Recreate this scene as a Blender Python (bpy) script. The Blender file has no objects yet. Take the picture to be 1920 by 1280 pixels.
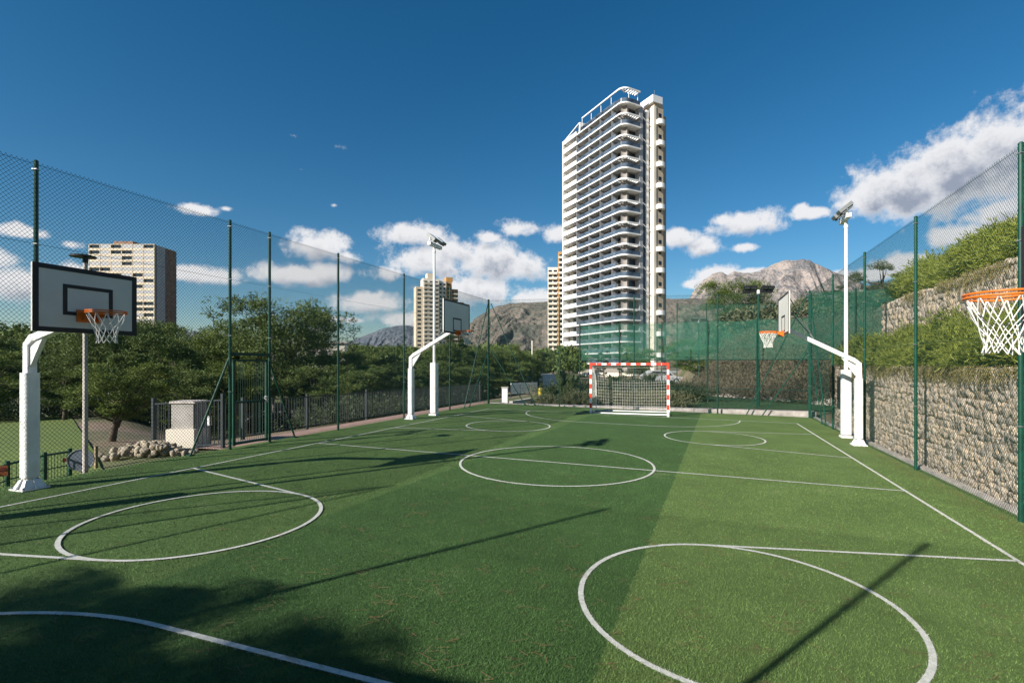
import bpy, bmesh, math, random
import numpy as np
from mathutils import Vector, Matrix, noise as mnoise

random.seed(7)
rng = np.random.default_rng(7)
sc = bpy.context.scene
C = sc.collection

# ------------------------------------------------------------------ camera, sky, sun, exposure
FPX, HORV, YAW, CAMH, CAMX, CAMY, SLOPE, PX0 = 931.732, 684.9954, 0.3201, 1.9635, 2.8122, -9.6234, -0.0169, 1010.3023
cam_d = bpy.data.cameras.new('camera')
cam = bpy.data.objects.new('camera', cam_d)
C.objects.link(cam)
cam_d.sensor_fit = 'HORIZONTAL'
cam_d.sensor_width = 36.0
cam_d.lens = FPX / 1920 * 36
cam_d.shift_x = -(PX0 - 960) / 1920
cam_d.shift_y = (HORV - 640) / 1920
cam_d.clip_start = 0.05
cam_d.clip_end = 20000
cam.location = (CAMX, CAMY, CAMH)
cam.rotation_euler = (math.pi / 2, 0, YAW)
sc.camera = cam

SUN_EL = math.radians(28.0)
LIGHT = (0.535, 0.845)                       # ground direction the light travels
_n = math.hypot(*LIGHT)
LX, LY = LIGHT[0] / _n, LIGHT[1] / _n
sun_d = bpy.data.lights.new('sun', 'SUN')
sun = bpy.data.objects.new('sun', sun_d)
C.objects.link(sun)
sun_d.energy = 5.0
sun_d.angle = math.radians(0.53)
sun_d.color = (1.0, 0.945, 0.86)
sun.rotation_euler = Vector((LX * math.cos(SUN_EL), LY * math.cos(SUN_EL), -math.sin(SUN_EL))).to_track_quat('-Z', 'Y').to_euler()
sun.location = (-30, -50, 40)

sc.view_settings.view_transform = 'Standard'
sc.view_settings.look = 'None'
sc.view_settings.gamma = 1.0
sc.view_settings.exposure = 0.75
sc.view_settings.use_curve_mapping = False

FWD = np.array([-math.sin(YAW), math.cos(YAW)])
RGT = np.array([math.cos(YAW), math.sin(YAW)])


def at(u, v, dep):
    """a point of the place seen at (u, v) of the photograph, dep metres ahead"""
    d = FWD + (u - PX0) / FPX * RGT
    return Vector((CAMX + d[0] * dep, CAMY + d[1] * dep, CAMH - (v - HORV) / FPX * dep))


def az_el(u, v):
    p = at(u, v, 1.0) - Vector((CAMX, CAMY, CAMH))
    p.normalize()
    return math.atan2(p.x, p.y), math.asin(p.z)


world = bpy.data.worlds.new('World')
sc.world = world
world.use_nodes = True
wt = world.node_tree
wt.nodes.clear()


def wnode(t, **kw):
    n = wt.nodes.new(t)
    for k, v in kw.items():
        setattr(n, k, v)
    return n


def wmath(op, a, b=None, clamp=False):
    n = wnode('ShaderNodeMath', operation=op, use_clamp=clamp)
    for i, s in enumerate((a, b)):
        if s is None:
            continue
        if isinstance(s, (int, float)):
            n.inputs[i].default_value = s
        else:
            wt.links.new(s, n.inputs[i])
    return n.outputs[0]


sky = wnode('ShaderNodeTexSky', sky_type='NISHITA')
sky.sun_disc = False
sky.sun_elevation = SUN_EL
sky.sun_rotation = math.atan2(-LX, -LY)
sky.altitude = 50
sky.air_density = 1.0
sky.dust_density = 0.25
sky.ozone_density = 3.0
hsv = wnode('ShaderNodeHueSaturation')
hsv.inputs['Hue'].default_value = 0.494
hsv.inputs['Saturation'].default_value = 1.34
hsv.inputs['Value'].default_value = 1.0
wt.links.new(sky.outputs[0], hsv.inputs['Color'])
bg_sky = wnode('ShaderNodeBackground')
bg_sky.inputs['Strength'].default_value = 0.060
wt.links.new(hsv.outputs[0], bg_sky.inputs['Color'])

tc = wnode('ShaderNodeTexCoord')
sepd = wnode('ShaderNodeSeparateXYZ')
wt.links.new(tc.outputs['Generated'], sepd.inputs[0])
az_o = wmath('ARCTAN2', sepd.outputs[0], sepd.outputs[1])
el_o = wmath('ARCSINE', sepd.outputs[2])
comb = wnode('ShaderNodeCombineXYZ')
wt.links.new(az_o, comb.inputs[0])
wt.links.new(el_o, comb.inputs[1])
nz = wnode('ShaderNodeTexNoise')
nz.inputs['Scale'].default_value = 7.0
nz.inputs['Detail'].default_value = 9.0
nz.inputs['Roughness'].default_value = 0.60
wt.links.new(tc.outputs['Generated'], nz.inputs['Vector'])
nz2 = wnode('ShaderNodeTexNoise')
nz2.inputs['Scale'].default_value = 28.0
nz2.inputs['Detail'].default_value = 9.0
nz2.inputs['Roughness'].default_value = 0.68
wt.links.new(tc.outputs['Generated'], nz2.inputs['Vector'])

# cumulus: (u, v, half width, half height, strength)
CLOUDS = [
    (1632, 372, 62, 38, -.15), (1705, 348, 106, 60, -.2), (1795, 322, 124, 76, -.25), (1890, 290, 126, 90, -.25), (1985, 235, 110, 70), (2100, 220, 120, 70),
    (1890, 400, 110, 44), (1800, 440, 70, 26), (2010, 380, 110, 50), (1700, 500, 80, 26), (1640, 515, 50, 16),
    (1395, 420, 80, 27), (1355, 412, 34, 18), (1275, 446, 46, 22), (1322, 461, 42, 20), (1398, 464, 30, 11), (1515, 401, 40, 11), (1500, 396, 16, 12),
    (1345, 516, 52, 19), (1410, 510, 46, 9), (1575, 515, 32, 12), (1310, 532, 36, 10),
    (975, 428, 44, 20), (915, 445, 32, 16, .1), (770, 440, 66, 27, .1), (852, 470, 62, 34, .1), (920, 490, 92, 46), (800, 492, 92, 36), (985, 500, 58, 36),
    (890, 545, 120, 40, .1), (730, 512, 60, 20, .2), (1045, 440, 26, 20), (1005, 560, 60, 24), (700, 568, 90, 24, .12), (770, 600, 90, 22, .15),
    (600, 462, 66, 30), (560, 516, 96, 22), (612, 512, 48, 24), (385, 516, 80, 18), (352, 512, 40, 18), (650, 480, 50, 18, .25), (590, 620, 40, 10, .3), (650, 600, 50, 10, .3),
    (40, 434, 76, 14), (132, 458, 40, 12, .2), (30, 530, 110, 36), (150, 505, 60, 18), (372, 392, 52, 13, .15), (425, 392, 26, 10, .5), (-60, 480, 120, 30),
    (550, 254, 34, 16, .80), (636, 276, 40, 18, .72), (566, 318, 26, 9, .80), (627, 385, 15, 9, .6),
    (-300, 470, 140, 40), (-520, 420, 160, 50), (2400, 300, 200, 90),
]
shift = wnode('ShaderNodeVectorMath', operation='ADD')
wt.links.new(comb.outputs[0], shift.inputs[0])
shift.inputs[1].default_value = (-0.006, 0.017, 0)


def cloud_field(vec):
    acc = None
    for (u, v, ru, rv, *weak) in CLOUDS:
        a0, e0 = az_el(u, v)
        a1, _ = az_el(u + ru * .5, v)
        a2, _ = az_el(u - ru * .5, v)
        _, e1 = az_el(u, v - rv * .5)
        _, e2 = az_el(u, v + rv * .5)
        sa, se = 1 / max(1e-4, abs(a1 - a2)), 1 / max(1e-4, abs(e1 - e2))
        m = wnode('ShaderNodeVectorMath', operation='MULTIPLY_ADD')
        wt.links.new(vec, m.inputs[0])
        m.inputs[1].default_value = (sa, se, 0)
        m.inputs[2].default_value = (-a0 * sa, -e0 * se, 0)
        d = wnode('ShaderNodeVectorMath', operation='LENGTH')
        wt.links.new(m.outputs[0], d.inputs[0])
        dv_ = wmath('ADD', d.outputs['Value'], weak[0]) if weak else d.outputs['Value']
        acc = dv_ if acc is None else wmath('MINIMUM', acc, dv_)
    return acc


def smooth(x, lo, hi):
    n = wnode('ShaderNodeMapRange', interpolation_type='SMOOTHSTEP')
    wt.links.new(x, n.inputs[0])
    n.inputs[1].default_value = lo
    n.inputs[2].default_value = hi
    return n.outputs[0]


nsum = wmath('ADD', wmath('MULTIPLY', nz.outputs[0], 1.5), wmath('MULTIPLY', nz2.outputs[0], 1.5))
nsum = wmath('SUBTRACT', nsum, 1.5)
f1 = wmath('SUBTRACT', wmath('ADD', nsum, 0.98), cloud_field(comb.outputs[0]))     # > 0 inside
f2 = wmath('SUBTRACT', wmath('ADD', nsum, 0.98), cloud_field(shift.outputs[0]))    # the same, looked up a little higher and towards the sun
dens = smooth(f1, -0.14, 0.52)
thick = smooth(f2, 0.18, 1.40)
thick = wmath('MULTIPLY', thick, wmath('ADD', wmath('MULTIPLY', nz2.outputs[0], .7), 0.62), True)
ccol = wnode('ShaderNodeMix', data_type='RGBA')
wt.links.new(thick, ccol.inputs['Factor'])
ccol.inputs['A'].default_value = (0.54, 0.535, 0.54, 1)
ccol.inputs['B'].default_value = (0.20, 0.22, 0.27, 1)
bg_cloud = wnode('ShaderNodeBackground')
bg_cloud.inputs['Strength'].default_value = 1.0
wt.links.new(ccol.outputs['Result'], bg_cloud.inputs['Color'])
wmix = wnode('ShaderNodeMixShader')
wt.links.new(wmath('MULTIPLY', dens, 0.93), wmix.inputs[0])
wt.links.new(bg_sky.outputs[0], wmix.inputs[1])
wt.links.new(bg_cloud.outputs[0], wmix.inputs[2])
wout = wnode('ShaderNodeOutputWorld')
wt.links.new(wmix.outputs[0], wout.inputs['Surface'])
world.cycles.sampling_method = 'MANUAL'
world.cycles.sample_map_resolution = 512
sc.cycles.max_bounces = 6
sc.cycles.diffuse_bounces = 3
sc.cycles.glossy_bounces = 2
sc.cycles.transparent_max_bounces = 12
sc.cycles.use_denoising = True

# ------------------------------------------------------------------ helpers: materials
_mats = {}


def mat(name, col, rough=0.6, var=0.12, scale=4.0, bump=0.0, bscale=60.0, metal=0.0, spec=0.4, col2=None, detail=4.0, island=0.0, objrand=0.0, coords='Object', transl=0.0):
    if name in _mats:
        return _mats[name]
    m = bpy.data.materials.new(name)
    m.use_nodes = True
    t = m.node_tree
    b = t.nodes['Principled BSDF']
    b.inputs['Roughness'].default_value = rough
    b.inputs['Metallic'].default_value = metal
    b.inputs['Specular IOR Level'].default_value = spec
    tcn = t.nodes.new('ShaderNodeTexCoord')
    n = t.nodes.new('ShaderNodeTexNoise')
    n.inputs['Scale'].default_value = scale
    n.inputs['Detail'].default_value = detail
    t.links.new(tcn.outputs[coords], n.inputs['Vector'])
    mx = t.nodes.new('ShaderNodeMix')
    mx.data_type = 'RGBA'
    c2 = col2 if col2 else tuple(max(0, c * (1 - var * 2)) for c in col)
    c1 = col if col2 else tuple(min(1, c * (1 + var)) for c in col)
    mx.inputs['A'].default_value = (*c1, 1)
    mx.inputs['B'].default_value = (*c2, 1)
    mr = t.nodes.new('ShaderNodeMapRange')
    mr.inputs[1].default_value = 0.3
    mr.inputs[2].default_value = 0.7
    t.links.new(n.outputs[0], mr.inputs[0])
    fac = mr.outputs[0]
    if island or objrand:
        geo = t.nodes.new('ShaderNodeNewGeometry')
        oi = t.nodes.new('ShaderNodeObjectInfo')
        ad = t.nodes.new('ShaderNodeMath')
        ad.operation = 'ADD'
        t.links.new(geo.outputs['Random Per Island'], ad.inputs[0])
        t.links.new(oi.outputs['Random'], ad.inputs[1])
        fr = t.nodes.new('ShaderNodeMath')
        fr.operation = 'FRACT'
        t.links.new(ad.outputs[0], fr.inputs[0])
        m2 = t.nodes.new('ShaderNodeMix')
        m2.inputs['Factor'].default_value = max(island, objrand)
        t.links.new(fac, m2.inputs['A'])
        t.links.new(fr.outputs[0], m2.inputs['B'])
        fac = m2.outputs['Result']
    t.links.new(fac, mx.inputs['Factor'])
    t.links.new(mx.outputs['Result'], b.inputs['Base Color'])
    if bump:
        nb = t.nodes.new('ShaderNodeTexNoise')
        nb.inputs['Scale'].default_value = bscale
        nb.inputs['Detail'].default_value = 5
        t.links.new(tcn.outputs[coords], nb.inputs['Vector'])
        bp = t.nodes.new('ShaderNodeBump')
        bp.inputs['Strength'].default_value = bump
        bp.inputs['Distance'].default_value = 0.02
        t.links.new(nb.outputs[0], bp.inputs['Height'])
        t.links.new(bp.outputs[0], b.inputs['Normal'])
    if transl:
        tr = t.nodes.new('ShaderNodeBsdfTranslucent')
        t.links.new(mx.outputs['Result'], tr.inputs['Color'])
        ms = t.nodes.new('ShaderNodeMixShader')
        ms.inputs[0].default_value = transl
        t.links.new(b.outputs[0], ms.inputs[1])
        t.links.new(tr.outputs[0], ms.inputs[2])
        t.links.new(ms.outputs[0], t.nodes['Material Output'].inputs['Surface'])
    _mats[name] = m
    return m


def net_mat(name, col, alpha):
    m = bpy.data.materials.new(name)
    m.use_nodes = True
    t = m.node_tree
    b = t.nodes['Principled BSDF']
    b.inputs['Base Color'].default_value = (*col, 1)
    b.inputs['Roughness'].default_value = 0.8
    tcn = t.nodes.new('ShaderNodeTexCoord')
    n = t.nodes.new('ShaderNodeTexNoise')
    n.inputs['Scale'].default_value = 3.0
    n.inputs['Detail'].default_value = 5.0
    t.links.new(tcn.outputs['Object'], n.inputs['Vector'])
    mr = t.nodes.new('ShaderNodeMapRange')
    mr.inputs[1].default_value = 0.3
    mr.inputs[2].default_value = 0.7
    mr.inputs[3].default_value = alpha - 0.10
    mr.inputs[4].default_value = alpha + 0.08
    t.links.new(n.outputs[0], mr.inputs[0])
    tl = t.nodes.new('ShaderNodeBsdfTranslucent')
    tl.inputs['Color'].default_value = (*col, 1)
    ms0 = t.nodes.new('ShaderNodeMixShader')
    ms0.inputs[0].default_value = 0.35
    t.links.new(b.outputs[0], ms0.inputs[1])
    t.links.new(tl.outputs[0], ms0.inputs[2])
    tp = t.nodes.new('ShaderNodeBsdfTransparent')
    ms = t.nodes.new('ShaderNodeMixShader')
    t.links.new(mr.outputs[0], ms.inputs[0])
    t.links.new(tp.outputs[0], ms.inputs[1])
    t.links.new(ms0.outputs[0], ms.inputs[2])
    t.links.new(ms.outputs[0], t.nodes['Material Output'].inputs['Surface'])
    return m


M_white = mat('white_paint', (0.80, 0.80, 0.79), 0.35, 0.03, 3)
M_pad = mat('white_vinyl_pad', (0.80, 0.80, 0.78), 0.45, 0.10, 3.5, 0.35, 7)
M_green = mat('green_coated_steel', (0.004, 0.052, 0.032), 0.42, 0.15, 8)
M_wire = mat('green_coated_wire', (0.006, 0.04, 0.028), 0.5, 0.1, 8)
M_galv = mat('galvanised_steel', (0.34, 0.36, 0.36), 0.42, 0.12, 10, metal=0.6)
M_grey_rail = mat('dark_grey_railing', (0.028, 0.036, 0.042), 0.5, 0.15, 6)
M_board = mat('white_backboard', (0.64, 0.62, 0.57), 0.4, 0.04, 2)
M_black = mat('black_paint', (0.018, 0.018, 0.02), 0.5, 0.1, 5)
M_orange = mat('orange_steel', (0.72, 0.16, 0.015), 0.4, 0.08, 8)
M_net = mat('white_cord', (0.76, 0.74, 0.69), 0.8, 0.08, 20)
M_red = mat('red_paint', (0.70, 0.05, 0.025), 0.4, 0.08, 8)
M_concrete = mat('concrete', (0.42, 0.39, 0.36), 0.85, 0.15, 3, 0.4, 40)
M_kerb = mat('pale_kerb', (0.56, 0.50, 0.46), 0.85, 0.15, 4, 0.3, 40)
M_light_body = mat('floodlight_grey', (0.20, 0.21, 0.21), 0.45, 0.1, 8)
M_lens = mat('floodlight_glass', (0.50, 0.52, 0.50), 0.15, 0.1, 8, spec=0.8)
M_bark = mat('bark', (0.10, 0.075, 0.055), 0.9, 0.3, 6, 0.6, 14)
M_text = mat('grey_lettering', (0.42, 0.44, 0.44), 0.6, 0.05)
M_twhite = mat('tower_white', (0.80, 0.79, 0.77), 0.6, 0.03, 0.4)
M_twall = mat('tower_brown_grey', (0.27, 0.245, 0.225), 0.7, 0.06, 0.4)
M_tside = mat('tower_beige', (0.52, 0.42, 0.31), 0.8, 0.08, 0.3)
M_tgrey = mat('tower_greige', (0.36, 0.32, 0.28), 0.8, 0.06, 0.3)
M_glass = mat('window_glass', (0.02, 0.028, 0.038), 0.12, 0.3, 0.6, spec=0.6)
M_bal = mat('balcony_glass', (0.095, 0.125, 0.165), 0.12, 0.3, 0.5, spec=0.6)
M_part = mat('frosted_partition', (0.36, 0.36, 0.37), 0.4, 0.08, 0.6)
M_cream = mat('cream_render', (0.66, 0.56, 0.42), 0.85, 0.08, 0.2)
M_creamlt = mat('pale_render', (0.74, 0.67, 0.56), 0.85, 0.06, 0.2)
M_ochre = mat('ochre_render', (0.50, 0.28, 0.10), 0.85, 0.1, 0.2)
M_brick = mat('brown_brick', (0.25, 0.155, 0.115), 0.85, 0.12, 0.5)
M_earth = mat('dry_earth', (0.27, 0.19, 0.13), 0.95, 0.2, 2.0, 0.6, 30)
M_carw = mat('white_car_paint', (0.75, 0.76, 0.77), 0.2, 0.02, spec=0.6)
M_card = mat('dark_car_paint', (0.03, 0.035, 0.05), 0.2, 0.02, spec=0.6)
M_cars = mat('silver_car_paint', (0.42, 0.43, 0.45), 0.25, 0.02, spec=0.6)
M_tyre = mat('tyre_rubber', (0.02, 0.02, 0.02), 0.8, 0.1)


# ------------------------------------------------------------------ helpers: meshes
class MB:
    def __init__(self):
        self.v = []
        self.f = []
        self.mi = []
        self.cur = 0

    def add(self, vs, fs):
        b = len(self.v)
        self.v += [tuple(p) for p in vs]
        self.f += [tuple(i + b for i in f) for f in fs]
        self.mi += [self.cur] * len(fs)
        return self

    def box(self, c, s, rz=0.0, rot=None):
        hx, hy, hz = s[0] / 2, s[1] / 2, s[2] / 2
        pts = [Vector((x, y, z)) for z in (-hz, hz) for y in (-hy, hy) for x in (-hx, hx)]
        R = rot if rot is not None else Matrix.Rotation(rz, 3, 'Z')
        c = Vector(c)
        return self.add([R @ p + c for p in pts], [(0, 2, 3, 1), (4, 5, 7, 6), (0, 1, 5, 4), (2, 6, 7, 3), (0, 4, 6, 2), (1, 3, 7, 5)])

    def bbox(self, c, s, bev=0.02, n=2):
        """box with rounded vertical edges, axis aligned"""
        hx, hy = s[0] / 2, s[1] / 2
        prof = []
        for (sx, sy, a0) in ((1, 1, 0), (-1, 1, 90), (-1, -1, 180), (1, -1, 270)):
            for k in range(n + 1):
                a = math.radians(a0 + 90 * k / n)
                prof.append((c[0] + sx * (hx - bev) + bev * math.cos(a), c[1] + sy * (hy - bev) + bev * math.sin(a)))
        return self.prism(prof, c[2] - s[2] / 2, c[2] + s[2] / 2)

    def prism(self, prof, z0, z1):
        n = len(prof)
        vs = [(x, y, z0) for x, y in prof] + [(x, y, z1) for x, y in prof]
        fs = [tuple(range(n - 1, -1, -1)), tuple(range(n, 2 * n))]
        fs += [(i, (i + 1) % n, n + (i + 1) % n, n + i) for i in range(n)]
        return self.add(vs, fs)

    def tube(self, p0, p1, r0, r1=None, n=8, caps=True):
        return self.path([p0, p1], [r0, r0 if r1 is None else r1], n, caps)

    def path(self, pts, rs, n=8, caps=True, closed=False):
        pts = [Vector(p) for p in pts]
        if not hasattr(rs, '__len__'):
            rs = [rs] * len(pts)
        vs = []
        L = len(pts)
        up = None
        for i, p in enumerate(pts):
            if closed:
                d = pts[(i + 1) % L] - pts[i - 1]
            else:
                d = pts[min(i + 1, L - 1)] - pts[max(i - 1, 0)]
            d.normalize()
            if up is None:
                up = Vector((0, 0, 1)) if abs(d.z) < 0.9 else Vector((1, 0, 0))
            a = d.cross(up)
            if a.length < 1e-6:
                a = d.orthogonal()
            a.normalize()
            b = a.cross(d)
            up = b
            for k in range(n):
                t = 2 * math.pi * (k + 0.5) / n
                vs.append(p + (a * math.cos(t) + b * math.sin(t)) * rs[i])
        fs = []
        for i in range(L if closed else L - 1):
            j = (i + 1) % L
            for k in range(n):
                fs.append((i * n + k, i * n + (k + 1) % n, j * n + (k + 1) % n, j * n + k))
        if caps and not closed:
            fs.append(tuple(range(n - 1, -1, -1)))
            fs.append(tuple((L - 1) * n + k for k in range(n)))
        return self.add(vs, fs)

    def build(self, name, m, parent=None, smooth=False):
        me = bpy.data.meshes.new(name)
        me.from_pydata(self.v, [], self.f)
        ms = m if isinstance(m, (list, tuple)) else [m]
        for q in ms:
            me.materials.append(q)
        if len(ms) > 1:
            me.polygons.foreach_set('material_index', self.mi)
        if smooth:
            me.polygons.foreach_set('use_smooth', [True] * len(me.polygons))
        me.update()
        return link(name, me, parent)


def link(name, me, parent=None):
    o = bpy.data.objects.new(name, me)
    C.objects.link(o)
    if parent is not None:
        o.parent = parent
    return o


def arr_mesh(name, V, F, mats, mi=None, smooth=False):
    """mesh from numpy arrays, all faces the same size"""
    me = bpy.data.meshes.new(name)
    V = np.asarray(V, dtype=np.float32).reshape(-1, 3)
    F = np.asarray(F, dtype=np.int32)
    k = F.shape[1]
    me.vertices.add(len(V))
    me.vertices.foreach_set('co', V.ravel())
    me.loops.add(F.size)
    me.loops.foreach_set('vertex_index', F.ravel())
    me.polygons.add(len(F))
    me.polygons.foreach_set('loop_start', np.arange(0, F.size, k, dtype=np.int32))
    try:
        me.polygons.foreach_set('loop_total', np.full(len(F), k, dtype=np.int32))
    except Exception:
        pass
    for q in mats:
        me.materials.append(q)
    if mi is not None:
        me.polygons.foreach_set('material_index', np.asarray(mi, dtype=np.int32))
    if smooth:
        me.polygons.foreach_set('use_smooth', np.ones(len(F), dtype=bool))
    me.update(calc_edges=True)
    return me


def tag(o, label=None, cat=None, group=None, kind=None):
    if label:
        o['label'] = label
    if cat:
        o['category'] = cat
    if group:
        o['group'] = group
    if kind:
        o['kind'] = kind
    return o


def thing(name, loc, label, cat, group=None, rz=0.0, scale=1.0):
    o = bpy.data.objects.new(name, None)
    C.objects.link(o)
    o.empty_display_size = 0.2
    o.location = loc
    o.rotation_euler = (0, 0, rz)
    if scale != 1.0:
        o.scale = (scale,) * 3
    return tag(o, label, cat, group)


def dup(root, loc, rz=0.0, label=None, group=None, scale=None):
    r = root.copy()
    C.objects.link(r)
    r.location = loc
    r.rotation_euler = (0, 0, rz)
    if scale is not None:
        r.scale = scale if hasattr(scale, '__len__') else (scale,) * 3
    if label:
        r['label'] = label
    if group:
        r['group'] = group
    for ch in [o for o in root.children]:
        c = ch.copy()
        C.objects.link(c)
        c.parent = r
        for g in [o for o in ch.children]:
            d = g.copy()
            C.objects.link(d)
            d.parent = c
    return r


def gz(x):
    """height of the court, which falls gently to one side"""
    return SLOPE * x


# ------------------------------------------------------------------ terrain
def sstep(a, b, x):
    t = np.clip((x - a) / (b - a), 0, 1)
    return t * t * (3 - 2 * t)


def hill_edge(y):
    return np.interp(y, [4, 10, 15.5, 20, 26, 54], [20, 15, 12.2, 7.9, 2.2, -1.5])


def terrain_np(x, y):
    x = np.asarray(x, float)
    y = np.asarray(y, float)
    d = np.hypot(x - CAMX, y - CAMY)
    ratio = (y - CAMY) / np.maximum(.5, CAMX - x)
    z = -(0.045 + 0.105 * sstep(.58, .80, ratio)) * np.clip(-x - 8.6, 0, 36) * sstep(400, 60, d)
    z = z - 0.06
    z = z - 0.35 * sstep(-1.0, -5.0, y) * sstep(-7.6, -9.5, x)
    z = z + (sstep(80, 170, d) * 5.0 + sstep(170, 420, d) * 5.0) * sstep(-10, -60, x)
    q = x - hill_edge(y)
    hill = 2.3 * sstep(0, 3.2, q) + 0.27 * np.clip(q, 0, 26)
    hill = hill * sstep(10.5, 13, y) * sstep(190, 90, d)
    return z + hill


def terr(x, y):
    return float(terrain_np(x, y))


def axis(fine_lo, fine_hi, n, far):
    core = np.linspace(fine_lo, fine_hi, n)
    out = np.geomspace(1, far, 46)
    return np.concatenate([fine_lo - out[::-1], core, fine_hi + out])


gx = axis(-60, 50, 150, 5200)
gy = axis(-25, 110, 170, 5200)
X, Y = np.meshgrid(gx, gy, indexing='xy')
Z = terrain_np(X, Y)
inside = (X > -7.3) & (X < 9.4) & (Y > -14.2) & (Y < 13.2)
Z = np.where(inside, -0.45, Z)
nx, ny = len(gx), len(gy)
idx = np.arange(nx * ny).reshape(ny, nx)
F = np.stack([idx[:-1, :-1], idx[:-1, 1:], idx[1:, 1:], idx[1:, :-1]], -1).reshape(-1, 4)


def ground_material():
    m = bpy.data.materials.new('ground_cover')
    m.use_nodes = True
    t = m.node_tree
    b = t.nodes['Principled BSDF']
    b.inputs['Roughness'].default_value = 0.95
    geo = t.nodes.new('ShaderNodeNewGeometry')
    n1 = t.nodes.new('ShaderNodeTexNoise')
    n1.inputs['Scale'].default_value = 0.09
    n1.inputs['Detail'].default_value = 6
    n2 = t.nodes.new('ShaderNodeTexNoise')
    n2.inputs['Scale'].default_value = 2.2
    n2.inputs['Detail'].default_value = 8
    for n in (n1, n2):
        t.links.new(geo.outputs['Position'], n.inputs['Vector'])
    a = t.nodes.new('ShaderNodeMix')
    a.data_type = 'RGBA'
    a.inputs['A'].default_value = (0.085, 0.10, 0.035, 1)
    a.inputs['B'].default_value = (0.22, 0.155, 0.105, 1)
    r1 = t.nodes.new('ShaderNodeMapRange')
    r1.inputs[1].default_value = 0.42
    r1.inputs[2].default_value = 0.60
    t.links.new(n1.outputs[0], r1.inputs[0])
    t.links.new(r1.outputs[0], a.inputs['Factor'])
    c = t.nodes.new('ShaderNodeMix')
    c.data_type = 'RGBA'
    c.blend_type = 'MULTIPLY'
    c.inputs['Factor'].default_value = 0.6
    rr = t.nodes.new('ShaderNodeMapRange')
    rr.inputs[3].default_value = 0.5
    rr.inputs[4].default_value = 1.5
    t.links.new(n2.outputs[0], rr.inputs[0])
    t.links.new(a.outputs['Result'], c.inputs['A'])
    t.links.new(rr.outputs[0], c.inputs['B'])
    t.links.new(c.outputs['Result'], b.inputs['Base Color'])
    bp = t.nodes.new('ShaderNodeBump')
    bp.inputs['Strength'].default_value = 0.6
    bp.inputs['Distance'].default_value = 0.1
    t.links.new(n2.outputs[0], bp.inputs['Height'])
    t.links.new(bp.outputs[0], b.inputs['Normal'])
    return m


ground = link('ground', arr_mesh('ground', np.stack([X, Y, Z], -1), F, [ground_material()], smooth=True))
tag(ground, kind='structure')


def drape(name, x0, x1, y0, y1, m, lift=0.03, nx=24, ny=24, shape=None):
    xs = np.linspace(x0, x1, nx)
    ys = np.linspace(y0, y1, ny)
    Xg, Yg = np.meshgrid(xs, ys)
    if shape is not None:
        Xg, Yg = shape(Xg, Yg)
    Zg = terrain_np(Xg, Yg) + lift
    i = np.arange(nx * ny).reshape(ny, nx)
    Fq = np.stack([i[:-1, :-1], i[:-1, 1:], i[1:, 1:], i[1:, :-1]], -1).reshape(-1, 4)
    return tag(link(name, arr_mesh(name, np.stack([Xg, Yg, Zg], -1), Fq, [m], smooth=True)), kind='structure')


M_lawn = mat('lawn_grass', (0.125, 0.17, 0.035), 0.9, 0.2, 3.0, 0.7, 30, col2=(0.09, 0.13, 0.028))
M_paver = mat('pink_pavers', (0.40, 0.25, 0.20), 0.9, 0.15, 3.0, 0.3, 30, col2=(0.30, 0.20, 0.165))
M_asphalt = mat('asphalt', (0.10, 0.095, 0.09), 0.9, 0.15, 2.0, 0.4, 60)
drape('lawn', -40, -8.1, -18, 0.0, M_lawn, 0.035, 60, 30, shape=lambda a, b: (a, -18 + (b + 18) / 18 * np.minimum(-.52 * a - 7.4 + 18, 30 + 0 * a)))
drape('paved_path', -10.5, -7.22, -0.9, 15.0, M_paver, 0.05)
drape('parking_area', -62, -22, 26, 62, M_asphalt, 0.06)
drape('access_road', -30, -8.5, 34, 62, M_asphalt, 0.10)
drape('neighbour_court', -1.0, 14, 15.0, 27, mat('neighbour_turf', (0.045, 0.10, 0.03), 0.9, 0.15, 4, 0.5, 60), 0.05,
      shape=lambda a, b: (np.minimum(a, hill_edge(b) - 0.15), b))

# ------------------------------------------------------------------ the court
HW, HL = 5.96, 10.0
CR, KR = 1.921, 1.321
KD, KY, KB = 2.886, 5.06, 4.0
DR, DS = 3.0, 1.07                # goal area: quarter circles about the posts, joined by a straight line
LW = 0.052                       # painted line width
CX0, CX1, CY0, CY1 = -7.25, 6.95, -11.1, 12.75


def tangents(cx, cy, r, px, py):
    dx, dy = cx - px, cy - py
    L = math.hypot(dx, dy)
    a = math.atan2(dy, dx)
    b = math.asin(r / L)
    return math.sqrt(L * L - r * r), a, b


SEGS = [((-HW, -HL), (-HW, HL), 0), ((HW, -HL), (HW, HL), 0), ((-HW, HL), (HW, HL), 0), ((-HW, -HL), (HW, -HL), 0), ((-HW, 0), (HW, 0), 0)]
ARCS = [(0, 0, CR, 0, 360)]
for sx in (-1, 1):
    for ky in (-KY, KY):
        kx = sx * (HW - KD)
        ARCS.append((kx, ky, KR, 0, 360))
        for s in (-1, 1):
            bx, by = sx * HW, ky + s * KB / 2
            L, a, b = tangents(kx, ky, KR, bx, by)
            for bb in (b, -b):
                tx, ty = bx + L * math.cos(a + bb), by + L * math.sin(a + bb)
                if (ty - ky) * s > 0:
                    SEGS.append(((bx, by), (tx, ty), 0))
ARCS += [(-DS, HL, DR, 180, 270), (DS, HL, DR, 270, 360), (-DS, -HL, DR, 90, 180), (DS, -HL, DR, 0, 90)]
SEGS += [((-DS, HL - DR), (DS, HL - DR), 0), ((-DS, -HL + DR), (DS, -HL + DR), 0)]


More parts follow.
